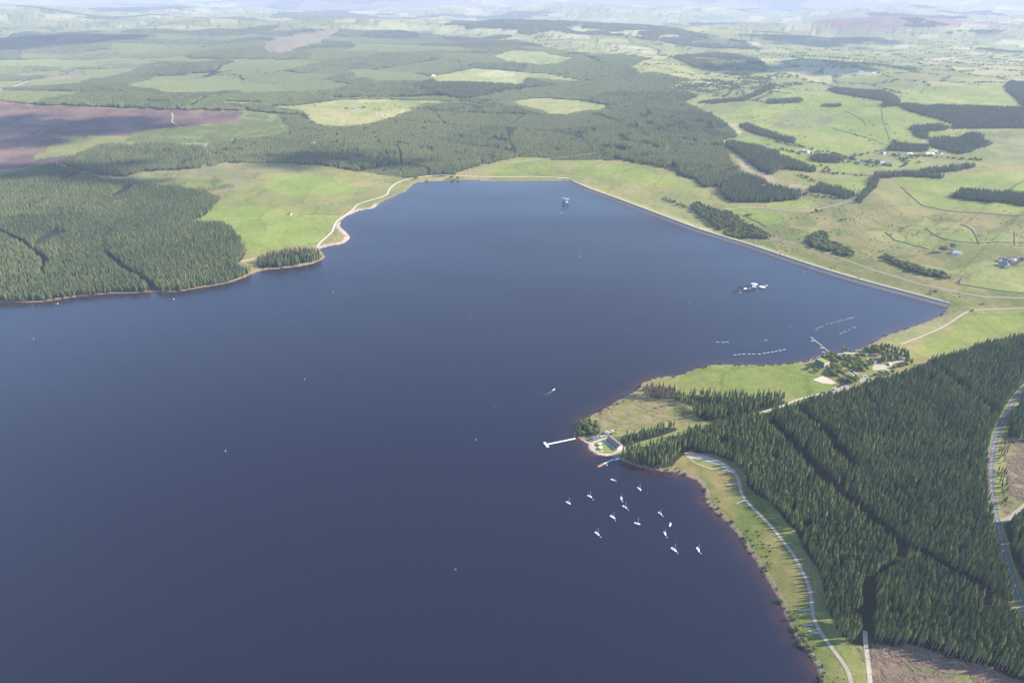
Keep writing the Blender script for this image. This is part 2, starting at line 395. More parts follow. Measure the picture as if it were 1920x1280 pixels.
# ================================================================== land cover (field, moor and forest outlines)
PASTURE = ((0.170, 0.212, 0.042), (0.225, 0.235, 0.062)); ROUGH = ((0.170, 0.190, 0.050), (0.232, 0.205, 0.075)); MARSH = ((0.128, 0.145, 0.040), (0.205, 0.180, 0.066))
HEATHER = ((0.118, 0.074, 0.060), (0.190, 0.122, 0.084)); TAN = ((0.23, 0.185, 0.095), (0.18, 0.18, 0.065)); YOUNG = ((0.105, 0.150, 0.045), (0.165, 0.195, 0.065))
FLOOR = ((0.022, 0.030, 0.013), (0.036, 0.038, 0.018)); STRAW = ((0.36, 0.34, 0.17), (0.30, 0.31, 0.13)); MEADOW = ((0.140, 0.185, 0.034), (0.185, 0.200, 0.052))  # FLOOR: forest floor, with tree shade over the rides darkened into its colour
FELLED = ((0.215, 0.145, 0.095), (0.145, 0.135, 0.055)); SHORE = ((0.26, 0.19, 0.13), (0.20, 0.17, 0.09))

POLY = {}
def P_(name, *a): POLY[name] = pp(*a)
# --- open land, west side
P_('moor', 0,188, 30,192, 60,198, 120,196, 170,203, 250,204, 330,206, 400,207, 458,209, 455,214, 448,230, 400,233, 360,236, 330,240, 290,246, 235,265, 190,272, 150,290, 105,305, 60,312, 0,327, -200,345, -200,185)
P_('moor_track', 75,250, 150,256, 260,256, 200,282, 60,300, 55,305, 62,292, 90,272, 130,266)
P_('young_west', 232,266, 260,248, 330,240, 450,232, 458,216, 490,212, 520,222, 535,235, 530,248, 490,258, 430,262, 395,268, 300,270)
P_('gap_west', 170,330, 235,332, 300,322, 400,316, 470,310, 540,312, 600,316, 640,320, 740,332, 770,336, 765,345, 700,388, 660,400, 625,440, 600,463, 545,462, 500,468, 480,480, 465,470, 450,450, 437,432, 420,419, 350,418, 400,392, 412,375, 390,362, 330,353, 190,340)
P_('tan_west', 255,322, 300,316, 385,314, 400,311, 470,309, 540,312, 600,317, 560,323, 500,325, 460,340, 430,358, 410,373, 395,362, 430,350, 420,338, 390,328, 330,330)
P_('field_knoll', 495,345, 520,330, 555,325, 620,332, 660,345, 672,355, 660,362, 600,366, 560,368, 520,362, 497,355)
P_('field_west', 357,417, 385,395, 430,385, 500,388, 540,398, 590,402, 640,403, 625,420, 612,440, 598,462, 560,460, 510,464, 490,472, 470,470, 455,450, 437,430, 420,418)
P_('north_shore', 860,322, 900,310, 960,297, 1000,293, 1040,300, 1090,300, 1150,300, 1190,305, 1230,310, 1270,325, 1300,335, 1320,350, 1330,368, 1300,385, 1290,420, 1200,385, 1130,360, 1064,333, 1000,336, 900,337, 850,337, 770,337, 800,331)
P_('north_bright1', 965,300, 1000,295, 1030,301, 1040,318, 1000,327, 960,326, 905,324, 920,315)
P_('north_bright2', 1060,303, 1110,303, 1180,310, 1230,325, 1280,340, 1300,352, 1250,348, 1200,345, 1140,330, 1090,325)
# --- clearings between the northern woods
P_('clearing_a', 500,200, 560,198, 640,187, 720,186, 790,188, 850,190, 900,192, 870,197, 800,195, 770,203, 790,208, 730,222, 690,233, 650,238, 620,238, 590,232, 575,215, 540,208)
P_('clearing_b', 955,190, 1010,183, 1060,186, 1110,193, 1155,200, 1130,206, 1090,210, 1070,217, 1030,214, 1000,205, 975,198)
P_('clearing_c', 800,145, 850,135, 890,128, 930,130, 980,135, 1040,140, 1120,153, 1090,154, 1040,150, 990,146, 980,160, 965,163, 920,160, 880,158, 820,158)
P_('clearing_c2', 905,134, 935,133, 965,137, 960,143, 930,147, 900,144)
P_('clearing_d', 925,105, 960,95, 1020,97, 1075,108, 1050,120, 1010,122, 960,117, 930,108)
P_('clearing_e', 1185,125, 1210,112, 1270,122, 1320,140, 1340,150, 1300,148, 1270,145, 1230,135, 1200,140)
P_('clearing_f', 1065,90, 1090,82, 1140,85, 1195,95, 1180,102, 1130,98, 1080,97)
P_('clearing_g', 215,193, 240,190, 330,193, 320,196)
P_('clearing_h', 500,196, 490,192, 420,190, 415,194, 450,199)
P_('clearing_i', 640,52, 760,47, 860,52, 1000,56, 1090,50, 1200,56, 1290,70, 1180,66, 1000,64, 880,66, 760,60)
P_('fell_a', 0,165, 50,152, 100,143, 150,130, 165,142, 120,150, 60,156, 0,176)
P_('fell_b', 490,92, 520,70, 570,59, 640,57, 622,70, 605,80, 560,92, 520,105)
P_('light_a', 150,102, 250,88, 305,85, 300,95, 200,103)
P_('light_b', -50,112, 200,111, 400,112, 600,117, 560,124, 300,119, -50,124)
P_('light_c', 225,165, 280,146, 400,144, 480,155, 560,170, 400,178, 300,175)
P_('light_d', 0,140, 90,130, 130,128, 100,140, 0,150)
P_('light_e', 640,128, 720,128, 790,146, 800,158, 720,158, 640,150)
P_('light_f', 640,88, 720,84, 820,86, 900,92, 860,98, 740,98, 650,96)
P_('forest_far_area', -300,187, -300,72, 0,75, 100,60, 250,65, 400,70, 500,62, 640,57, 800,58, 900,75, 1000,85, 1070,98, 1180,105, 1220,110, 1190,135, 1240,140, 1290,150, 1250,165, 1310,180, 1280,192, 1330,213, 1375,243, 1380,257, 1350,264, 1370,300, 1392,330, 1350,352, 1320,348, 1300,335, 1270,325, 1230,310, 1190,305, 1150,300, 1090,300, 1040,300, 1000,293, 960,297, 900,310, 860,322, 850,331, 800,329, 770,334, 740,331, 690,324, 640,317, 600,309, 545,307, 420,304, 390,314, 385,280, 395,268, 430,263, 490,258, 535,248, 537,235, 520,215, 490,210, 450,207, 250,203, 60,196, 0,188)
P_('forest_north', 385,280, 395,268, 430,263, 490,258, 535,248, 537,235, 520,215, 560,215, 590,235, 640,240, 700,235, 740,220, 790,205, 840,195, 900,195, 960,208, 1020,215, 1060,218, 1140,213, 1210,200, 1280,192, 1330,213, 1375,243, 1380,257, 1350,264, 1370,300, 1392,330, 1350,352, 1320,348, 1300,335, 1270,325, 1230,310, 1190,305, 1150,300, 1090,300, 1040,300, 1000,293, 960,297, 900,310, 860,322, 850,331, 800,329, 770,334, 740,331, 690,324, 640,317, 600,309, 545,307, 420,304, 390,314)
P_('forest_west_upper', 112,306, 150,291, 190,274, 300,272, 380,276, 388,300, 372,316, 270,321, 235,331, 190,329, 175,325)
P_('forest_west', -260,345, 0,330, 30,327, 100,312, 170,331, 190,341, 300,353, 330,354, 390,363, 411,375, 398,392, 370,410, 350,419, 420,420, 437,433, 450,451, 461,471, 455,482, 443,492, 446,502, 470,511, 455,520, 430,528, 400,534, 370,539, 340,544, 310,546, 250,547, 200,549, 150,553, 108,560, 80,564, 40,565, 0,564, -120,562, -260,558)
P_('copse_west', 225,338, 300,326, 350,328, 390,329, 432,344, 440,352, 412,364, 330,353, 250,347)
P_('grove_west', 484,503, 484,492, 500,482, 545,475, 588,474, 603,478, 607,483, 588,491, 560,497, 520,501)
# --- right: fields beyond the dam
P_('east_rough', 1290,395, 1340,380, 1380,384, 1500,360, 1620,340, 1700,400, 1920,400, 2100,400, 2100,590, 1920,577, 1815,584, 1700,552, 1550,508, 1400,460, 1300,425)
P_('f1', 1345,392, 1400,384, 1460,398, 1487,408, 1470,414, 1440,424, 1400,417, 1360,404)
P_('f2', 1545,336, 1630,331, 1640,336, 1622,355, 1604,358, 1560,345)
P_('f3', 1660,338, 1720,333, 1780,333, 1920,318, 2050,318, 2050,402, 1920,398, 1860,395, 1790,390, 1720,380, 1708,370, 1722,362, 1700,347)
P_('f4', 1622,436, 1660,432, 1720,440, 1770,455, 1742,468, 1690,461, 1640,450)
P_('f5', 1692,425, 1720,420, 1735,401, 1746,430, 1760,455, 1722,445)
P_('f6', 1740,422, 1800,418, 1830,430, 1835,455, 1780,455, 1750,440)
P_('f7', 1715,493, 1790,507, 1840,488, 1880,490, 1870,500, 1820,513, 1780,514)
P_('f8', 1812,542, 1800,530, 1830,510, 1880,500, 2050,500, 2050,552, 1900,549, 1850,546)
P_('f9', 1698,668, 1730,646, 1770,628, 1820,592, 1920,580, 2050,580, 2050,602, 1920,612, 1850,634, 1790,652, 1740,670)
P_('f10', 1840,437, 1900,436, 1902,458, 1838,458)
P_('f11', 1470,345, 1500,338, 1515,348, 1490,358, 1476,356)
P_('f12', 1430,384, 1480,374, 1530,372, 1515,392, 1470,392)
P_('f13', 1480,280, 1540,300, 1600,315, 1560,322, 1530,318, 1440,283, 1380,262, 1400,255)
P_('f14', 1560,312, 1600,305, 1640,306, 1610,322, 1570,326)
P_('f15', 1630,316, 1700,296, 1760,302, 1720,315, 1660,322)
P_('big_pasture', 1380,205, 1440,190, 1530,165, 1600,185, 1655,200, 1700,206, 1790,235, 1790,250, 1740,262, 1660,280, 1560,290, 1480,262, 1420,240, 1380,225)
P_('big_pasture2', 1690,165, 1780,160, 1880,160, 1915,200, 1800,197, 1690,192)
P_('purple_patch', 1470,215, 1520,212, 1570,222, 1540,240, 1500,245, 1450,235)
P_('moor_east', 1820,290, 1880,255, 1940,240, 2050,240, 2050,300, 1920,305, 1860,302)
P_('hill_heather', 1400,84, 1450,75, 1500,62, 1570,52, 1640,60, 1720,78, 1760,88, 1700,95, 1600,92, 1500,92)
P_('hill_heather2', 1350,82, 1440,78, 1470,85, 1400,92)
P_('tan_house', 1375,282, 1395,297, 1420,313, 1450,328, 1460,345, 1440,345, 1425,332, 1400,318, 1385,305)
P_('tan_field', 1468,349, 1498,342, 1512,346, 1495,358)
P_('dam_foot', 1230,372, 1300,384, 1315,395, 1330,420, 1345,440, 1250,405)
P_('verge_east', 1700,614, 1760,594, 1780,580, 1820,585, 1770,612, 1700,642, 1640,640)
# --- peninsula and near shore
P_('meadow', 1268,706, 1300,693, 1340,686, 1400,685, 1450,684, 1500,681, 1530,690, 1545,705, 1578,722, 1550,737, 1500,748, 1480,752, 1450,742, 1400,740, 1340,740, 1290,735, 1270,722)
P_('club_fell', 1090,787, 1130,769, 1190,739, 1230,745, 1280,754, 1292,770, 1302,788, 1280,794, 1250,790, 1200,805, 1160,815, 1125,815, 1115,803)
P_('strip_green', 1180,842, 1240,818, 1290,800, 1400,778, 1480,755, 1500,752, 1490,762, 1430,784, 1380,790, 1320,806, 1285,815, 1240,826, 1200,838)
P_('near_shore', 1240,884, 1285,848, 1390,888, 1450,980, 1520,1085, 1530,1160, 1600,1260, 1620,1330, 1545,1400, 1537,1290, 1535,1262, 1500,1205, 1470,1150, 1440,1090, 1400,1028, 1365,982, 1328,948, 1320,938, 1322,925, 1303,899)
P_('shore_bright', 1300,859, 1330,860, 1360,876, 1358,882, 1335,879, 1318,872)
P_('fell_bottom', 1600,1190, 1640,1190, 1700,1200, 1760,1215, 1840,1228, 1960,1245, 2060,1260, 2060,1420, 1650,1420, 1640,1290)
P_('fell_grass', 1690,1240, 1720,1246, 1770,1252, 1800,1262, 1840,1268, 1830,1275, 1790,1268, 1740,1262, 1700,1258)
P_('fell_right', 1888,820, 1920,810, 2050,800, 2050,960, 1920,958, 1885,970, 1880,930, 1886,880)
P_('forest_near', 1285,817, 1320,808, 1380,794, 1430,788, 1480,768, 1530,754, 1600,739, 1660,720, 1720,698, 1745,685, 1800,668, 1870,648, 1920,634, 2060,598, 2060,690, 1960,690, 1915,742, 1890,775, 1872,808, 1854,850, 1851,880, 1852,915, 1856,945, 1858,975, 1863,1010, 1871,1050, 1883,1090, 1900,1140, 1926,1195, 1975,1285, 1930,1276, 1895,1266, 1845,1246, 1800,1240, 1760,1224, 1700,1207, 1645,1208, 1612,1206, 1590,1204, 1572,1190, 1556,1165, 1548,1130, 1543,1095, 1528,1062, 1508,1028, 1486,995, 1462,968, 1438,940, 1415,925, 1402,905, 1394,882, 1370,866, 1330,852, 1300,846, 1286,838)
P_('forest_right_top', 1925,740, 1955,712, 2060,640, 2060,830, 1905,830, 1890,822, 1892,795)
P_('forest_right_low', 1892,985, 1905,975, 2060,960, 2060,1260, 1985,1215, 1940,1140, 1912,1075, 1898,1030)
P_('roadside_row', 1873,830, 1882,812, 1888,820, 1886,880, 1889,930, 1884,958, 1874,950, 1870,900)
P_('stand_pen', 1267,752, 1272,742, 1310,742, 1400,745, 1460,750, 1478,756, 1440,770, 1380,782, 1322,792, 1303,780, 1292,762)
P_('strip_pen', 1163,833, 1172,818, 1200,812, 1240,803, 1262,800, 1272,806, 1240,818, 1190,833, 1178,838)
P_('stand_club', 1166,866, 1172,853, 1200,842, 1240,832, 1280,822, 1288,842, 1276,852, 1258,872, 1240,880, 1222,878, 1182,868)
P_('tip_trees', 1078,816, 1084,800, 1098,790, 1116,797, 1122,812, 1112,819, 1098,823, 1086,820)
P_('dead_stand', 1202,740, 1212,728, 1240,722, 1264,726, 1272,748, 1240,748)
P_('apron', 1080,821, 1092,823, 1107,830, 1125,823, 1147,817, 1152,822, 1142,828, 1148,838, 1158,846, 1175,842, 1186,838, 1166,847, 1153,852, 1137,855, 1122,853, 1108,846, 1101,838, 1103,832, 1092,826)
# --- woods beyond the dam
P_('w1', 1552,169, 1565,165, 1600,169, 1655,172, 1685,189, 1687,199, 1655,201, 1660,190, 1610,183, 1560,173)
P_('w2', 1685,200, 1690,196, 1740,200, 1800,200, 1920,204, 2050,206, 2050,240, 1880,241, 1785,242, 1790,233, 1740,219, 1700,207)
P_('w2b', 1706,244, 1712,237, 1760,235, 1782,240, 1770,244, 1740,248, 1737,263, 1720,257, 1712,250)
P_('w3', 1742,263, 1760,258, 1795,261, 1820,251, 1838,253, 1845,265, 1860,268, 1850,274, 1815,287, 1795,290, 1760,280, 1745,273)
P_('w4', 1670,273, 1675,266, 1690,271, 1740,275, 1740,285, 1690,285, 1665,282)
P_('w5', 1882,162, 1895,155, 1920,155, 2000,157, 2000,202, 1918,202, 1900,182)
P_('w6', 1435,194, 1440,190, 1500,186, 1508,188, 1500,193, 1440,196)
P_('w7', 1540,198, 1575,198, 1577,201, 1540,201)
P_('w8', 1355,270, 1370,268, 1420,278, 1470,298, 1530,318, 1525,323, 1470,316, 1445,328, 1420,316, 1395,298, 1375,283)
P_('w9', 1385,237, 1400,233, 1440,248, 1490,264, 1487,270, 1440,258, 1400,246)
P_('w10', 1352,362, 1362,340, 1395,330, 1430,338, 1440,350, 1500,362, 1496,374, 1440,380, 1380,380, 1360,374)
P_('w11', 1515,352, 1540,346, 1575,351, 1606,365, 1590,374, 1560,365, 1520,360)
P_('w12', 1604,378, 1624,353, 1638,328, 1660,325, 1700,325, 1770,331, 1766,335, 1700,331, 1650,334, 1640,352, 1615,380)
P_('w12b', 1705,325, 1760,316, 1830,310, 1832,314, 1770,325)
P_('w13', 1790,368, 1802,360, 1860,364, 1920,369, 2000,372, 2000,391, 1920,386, 1850,378, 1797,372)
P_('w14', 1305,194, 1340,189, 1395,185, 1420,173, 1445,158, 1452,164, 1420,180, 1400,189, 1340,194)
P_('w15', 1515,296, 1530,292, 1575,296, 1582,302, 1560,306, 1520,303)
P_('valley_wood', 985,52, 1040,44, 1120,40, 1210,48, 1300,62, 1400,78, 1425,94, 1340,92, 1250,80, 1180,70, 1060,62)
P_('valley_slope', 1262,108, 1320,100, 1375,102, 1420,112, 1440,128, 1400,143, 1345,138, 1300,128)
P_('valley_mix', 1240,152, 1330,150, 1400,142, 1490,142, 1540,150, 1450,166, 1390,184, 1310,190, 1270,176)
P_('wood_dam', 1292,390, 1310,383, 1340,395, 1385,406, 1396,418, 1444,443, 1440,448, 1400,446, 1356,439, 1375,424, 1348,433, 1336,423, 1312,406)
P_('belt_a', 1510,455, 1530,436, 1545,438, 1550,450, 1600,474, 1598,481, 1560,473, 1530,467)
P_('belt_b', 1655,480, 1666,474, 1680,485, 1780,519, 1778,524, 1740,518, 1700,504, 1662,489)
for k in list(POLY): POLY[k] = G(POLY[k])

ROADS = dict(
 main=(pp(2050,625, 1990,668, 1950,700, 1920,728, 1900,752, 1882,785, 1869,815, 1861,845, 1858,880, 1859,915, 1863,945, 1869,975, 1876,1005, 1884,1035, 1893,1068, 1904,1100, 1920,1140, 1950,1200, 2000,1275), 6.6, 'tarmac', 'road'),
 side=(pp(1871,977, 1886,976, 1900,966, 1925,945), 5.0, 'trackgrey', 'side_road'),
 lakeside=(pp(1350,868, 1365,880, 1380,888, 1386,900, 1388,918, 1392,930, 1400,940, 1420,960, 1445,985, 1465,1010, 1485,1035, 1500,1062, 1512,1085, 1519,1105, 1522,1130, 1525,1160, 1540,1188, 1560,1215, 1580,1240, 1592,1260, 1602,1310), 3.6, 'trackgrey', 'lakeside_track'),
 spur1=(pp(1388,906, 1378,907, 1362,908), 2.4, 'trackgrey', 'parking_spur'), spur2=(pp(1398,937, 1390,940, 1381,944), 2.4, 'trackgrey', 'parking_spur'),
 spur3=(pp(1520,1142, 1510,1143, 1498,1144), 2.4, 'trackgrey', 'parking_spur'), spur4=(pp(1524,1170, 1514,1171, 1505,1172), 2.4, 'trackgrey', 'parking_spur'), spur5=(pp(1535,1186, 1525,1185, 1516,1183), 2.4, 'trackgrey', 'parking_spur'),
 footpath=(pp(1292,857, 1297,864, 1306,870, 1318,873, 1332,879, 1350,881, 1362,882), 1.6, 'gravel', 'footpath'),
 forest=(pp(1622,1182, 1622,1195, 1626,1230, 1630,1260, 1634,1320), 3.8, 'gravel', 'forest_track'),
 clubtrack=(pp(1180,838, 1200,830, 1240,819, 1290,801, 1350,791, 1400,780, 1430,772), 3.2, 'grass', 'grass_track'),
 access=(pp(1430,772, 1460,764, 1490,751, 1510,745, 1530,740, 1545,737), 3.6, 'gravel', 'access_road'),
 path=(pp(1690,646, 1700,641, 1730,630, 1760,617, 1785,603, 1800,592, 1815,584), 2.6, 'gravel', 'dam_path'),
 north=(pp(1066,334, 1000,331, 930,332, 860,330, 845,328, 800,330, 780,333, 762,337, 745,342, 735,350, 728,358, 728,364, 715,370, 690,377, 668,384, 664,392, 648,404, 632,414, 626,425, 624,434, 612,445, 600,455, 594,465), 4.6, 'palegravel', 'north_shore_road'),
 eastroad=(pp(1815,583, 1850,580, 1920,577, 2050,572), 4.0, 'trackgrey', 'lane'),
 underdam=(pp(1440,446, 1500,458, 1560,478, 1640,507, 1720,531, 1800,549, 1850,557, 1920,559, 2050,560), 4.0, 'trackgrey', 'dam_foot_lane'),
 valley=(pp(1340,394, 1400,389, 1450,391, 1500,397, 1540,391, 1590,379, 1612,376), 5.0, 'trackgrey', 'valley_road'),
 fire1=(pp(960,305, 1060,294, 1110,288, 1150,282), 4.5, 'gravel', 'forest_road'),
 moorpath=(pp(322,212, 325,220, 322,229, 335,236, 340,241), 4.0, 'sand', 'moor_path'),
 westtrack=(pp(-60,185, 0,172, 30,161, 52,152), 9.0, 'gravel', 'west_forest_road'),
 ditch1=(pp(1692,1255, 1702,1264, 1712,1275, 1720,1290), .9, 'wall', 'drainage_ditch'), ditch2=(pp(1788,1252, 1800,1264, 1810,1276, 1820,1292), .9, 'wall', 'drainage_ditch'), ditch3=(pp(1640,1246, 1680,1252, 1720,1254, 1760,1257), .7, 'wall', 'drainage_ditch'),
 groveroad=(pp(452,491, 465,488, 482,483), 4.0, 'palegravel', 'grove_road'),
 shoretrack=(pp(1500,680, 1516,673, 1536,667, 1550,663.5, 1558,663, 1573,664, 1589,662, 1604,662, 1620,663, 1646,666), 4.5, 'sand', 'shore_track'),
 cplane=(pp(1585,694, 1594,697, 1604,705, 1612,712), 3.5, 'gravel', 'car_park_lane'),
 vclane=(pp(1668,684, 1683,678, 1700,673), 6.0, 'gravel', 'gravel_lane'),
)
RW = {k: G(v[0]) for k, v in ROADS.items()}
RIDES = [(G(pp(1428,786, 1460,812, 1510,868, 1560,920, 1640,985, 1690,1030, 1740,1052, 1800,1090, 1880,1140, 1930,1170)), 8.0),
         (G(pp(1500,775, 1545,815, 1570,850, 1600,880)), 7), (G(pp(1740,690, 1790,722, 1850,770, 1872,800)), 6.5), (G(pp(1690,1035, 1680,1062, 1640,1086)), 4.0),
         (G(pp(1540,900, 1640,925, 1740,990, 1850,1010)), 2.5),
         (G(pp(1628,1090, 1622,1200)), 5.5),
         (G(pp(-20,425, 40,455, 85,490, 90,500)), 6), (G(pp(200,478, 235,508, 262,520, 290,545, 305,552)), 5.5), (G(pp(0,528, 120,523, 240,517, 330,515, 440,508)), 3.5), (G(pp(85,490, 80,520)), 4)]

Pw = np.stack([PV[:, 0] + (fbm(PV[:, 0] / 35, PV[:, 1] / 35, 3, 31.) - .5) * (10 + PV[:, 1] * .004) + (fbm(PV[:, 0] / 170, PV[:, 1] / 170, 3, 33.) - .5) * PV[:, 1] * .012, PV[:, 1] + (fbm(PV[:, 0] / 35, PV[:, 1] / 35, 3, 47.) - .5) * (10 + PV[:, 1] * .008)], -1)
# base mosaic of fields: cell colours chosen per field, hedge lines between
cid, f1, f2 = voronoi(Pw[:, 0] / 270, Pw[:, 1] / 230)
palette = np.array([(0.19, 0.225, 0.055), (0.22, 0.24, 0.065), (0.155, 0.195, 0.045), (0.31, 0.285, 0.125), (0.20, 0.195, 0.07), (0.13, 0.16, 0.045), (0.40, 0.36, 0.19), (0.15, 0.155, 0.055)])
LC = palette[(cid * 7.999).astype(int)] * .6 + palette.mean(0) * .36
hedge = (f2 - f1 < 0.035) & (PV[:, 1] > 3000)
LC[hedge] = (0.075, 0.095, 0.04)
wd = fbm(PV[:, 0] / 1500, PV[:, 1] / 900, 4, 77.)
farwood = (wd > 0.655) & (PV[:, 1] > 6500)
LC[farwood] = (0.045, 0.06, 0.03)
mr = fbm(PV[:, 0] / 4000, PV[:, 1] / 2600, 4, 120.)
hm = (PV[:, 1] > 14000) & (mr > 0.56); LC[hm] = (0.15, 0.13, 0.09)
n1 = fbm(PV[:, 0] / 45, PV[:, 1] / 60, 4, 12.); n2 = fbm(PV[:, 0] / 11, PV[:, 1] / 13, 3, 19.); n3 = fbm(PV[:, 0] / 160, PV[:, 1] / 220, 4, 23.)
def paint(names, cls, w=0.5, sharp=0.16, mask=None):
    for nm in names.split():
        m = in_poly(Pw, POLY[nm])
        if mask is not None: m &= mask
        t = sstep(w - sharp, w + sharp, 0.55 * n1[m] + 0.2 * n2[m] + 0.25 * n3[m])[:, None]
        LC[m] = np.array(cls[0]) * (1 - t) + np.array(cls[1]) * t
# near land defaults to rough grass
m = (PV[:, 1] < 2300) & (SD > 0)
t = sstep(.34, .66, .5 * n1 + .5 * n3)[:, None]; LC[m] = (np.array(ROUGH[0]) * (1 - t) + np.array(ROUGH[1]) * t)[m]
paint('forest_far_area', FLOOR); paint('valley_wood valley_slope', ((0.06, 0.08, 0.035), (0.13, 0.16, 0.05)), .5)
paint('east_rough', MARSH, .47, .12); paint('big_pasture big_pasture2', PASTURE, .55, .2); paint('purple_patch moor_east', ((0.19, 0.215, 0.065), (0.17, 0.14, 0.08)), .53, .2)
paint('f1 f2 f3 f9 f11 f12 f13 f14', PASTURE, .55, .2); paint('f4 f5 f6 f7 f8 f10 f15', ((0.185, 0.215, 0.055), (0.24, 0.235, 0.078)), .5, .2)
paint('moor', HEATHER, .52, .14); paint('moor_track', ROUGH); paint('young_west', YOUNG)
paint('gap_west north_shore', ROUGH, .5, .15); paint('tan_west', TAN); paint('field_knoll field_west north_bright1 north_bright2', PASTURE, .55, .2)
paint('field_knoll field_west', ((0.185, 0.235, 0.045), (0.210, 0.240, 0.055)), .5, .25); paint('clearing_a clearing_b', ((0.22, 0.245, 0.065), (0.31, 0.275, 0.115)), .5); paint('clearing_c clearing_d clearing_e clearing_f clearing_g clearing_h', ((0.22, 0.25, 0.07), (0.30, 0.275, 0.11)), .5); paint('clearing_c2', STRAW)
paint('clearing_i', STRAW, .45); paint('fell_a fell_b', ((0.225, 0.165, 0.115), (0.185, 0.185, 0.08)), .52); paint('light_a light_b light_c light_d light_e light_f', YOUNG, .5)
hh_ = ((PV[:, 0] - 4700) / 1500) ** 2 + ((PV[:, 1] - 9000) / 640) ** 2 + (fbm(PV[:, 0] / 500, PV[:, 1] / 350, 4, 3.) - .5) * 1.6 < .9
LC[hh_] = (np.array((0.165, 0.095, 0.085)) * (1 - n3[:, None]) + np.array((0.20, 0.15, 0.09)) * n3[:, None])[hh_]; paint('tan_house tan_field', ((0.34, 0.24, 0.17), (0.27, 0.24, 0.11)))
paint('dam_foot verge_east', ((0.24, 0.22, 0.09), (0.19, 0.20, 0.07)))
paint('meadow', MEADOW, .5, .2); paint('club_fell', ((0.140, 0.168, 0.040), (0.205, 0.175, 0.066)), .54, .14); paint('strip_green', ((0.13, 0.17, 0.04), (0.19, 0.19, 0.07)))
paint('fell_right', ((0.14, 0.145, 0.05), (0.215, 0.165, 0.105)), .5, .13); paint('near_shore', ((0.105, 0.135, 0.030), (0.205, 0.170, 0.060)), .52, .12); paint('shore_bright', MEADOW); paint('fell_bottom', FELLED, .6, .13); paint('fell_grass', MEADOW, .5, .2)
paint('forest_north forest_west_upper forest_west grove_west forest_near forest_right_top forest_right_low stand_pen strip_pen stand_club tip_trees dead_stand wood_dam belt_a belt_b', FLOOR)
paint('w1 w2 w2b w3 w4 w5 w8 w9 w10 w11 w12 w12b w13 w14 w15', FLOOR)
# brash rows on the felled peninsula: low ridges of grey debris
rowdir = G(pp(1120,782, 1180,805)); rd = (rowdir[1] - rowdir[0]); rd /= np.hypot(*rd)
across = -(PV[:, 0]) * rd[1] + PV[:, 1] * rd[0]
m = in_poly(Pw, POLY['club_fell']) & (np.abs(((across + (n1 - .5) * 7) / 9.0) % 1.0 - .5) < .16) & (n2 > .42)
LC[m] = (0.24, 0.20, 0.12)
# shoreline: a thin strip of bare peat and stones
m = (SD > 0) & (SD < 2.5 + 5 * n1) & ~ISD; LC[m] = (np.array(SHORE[0]) * .6 + np.array(SHORE[1]) * .4)
prom = in_poly(PV, G(pp(590,470, 640,466, 665,450, 660,425, 645,415, 680,396, 720,392, 700,380, 655,398, 628,425, 638,440, 630,452, 600,460)))
m = prom & (SD > 0) & (SD < 11); LC[m] = (0.40, 0.31, 0.24)
m = SD <= 0; LC[m] = (0.10, 0.06, 0.035)
fv, g1, g2 = voronoi(Pw[:, 0] / 130, Pw[:, 1] / 170)
LC *= (0.9 + 0.2 * n3)[:, None]
gr = (LC[:, 1] > .16) & (SD > 0)
LC[gr] *= (np.stack([.86 + .28 * fv, .92 + .14 * fv, .88 + .26 * fv], -1) * np.where(g2 - g1 < .03, .8, 1.0)[:, None])[gr]

ii = np.arange(NY * NX).reshape(NY, NX)
quads = np.stack([ii[:-1, :-1], ii[:-1, 1:], ii[1:, 1:], ii[1:, :-1]], -1).reshape(-1, 4)
gm = np_mesh('ground', np.concatenate([PV, HV[:, None]], 1), quads, True)
ca = gm.attributes.new('landcover', 'FLOAT_COLOR', 'POINT'); ca.data.foreach_set('color', np.concatenate([LC, np.ones((len(LC), 1))], 1).astype(np.float32).ravel())
ground = link('ground', gm, M['ground']); ground['kind'] = 'structure'; ground['label'] = 'rolling farmland, moor and forest floor around the reservoir'

# water sheet: the part of the plane inside (and just under) the shoreline
near_w = (SD < 25).reshape(NY, NX) & ~(ISD & (SD > 6)).reshape(NY, NX)
qm = near_w[:-1, :-1] & near_w[:-1, 1:] & near_w[1:, 1:] & near_w[1:, :-1]
wq = quads[qm.ravel()]; used, inv = np.unique(wq, return_inverse=True); wq = inv.reshape(-1, 4)
wm = np_mesh('lake', np.concatenate([PV[used], np.zeros((len(used), 1))], 1), wq, True)
sh = np.exp(-np.clip(-SD[used], 0, None) / 9.0) * np.where(PV[used, 1] < 1150, 1.0, 0.6)
wa = wm.attributes.new('shallows', 'FLOAT', 'POINT'); wa.data.foreach_set('value', sh.astype(np.float32))
lakeo = link('lake', wm, M['water']); lakeo['kind'] = 'structure'; lakeo['label'] = 'dark blue reservoir water with brown peaty shallows along the shore'

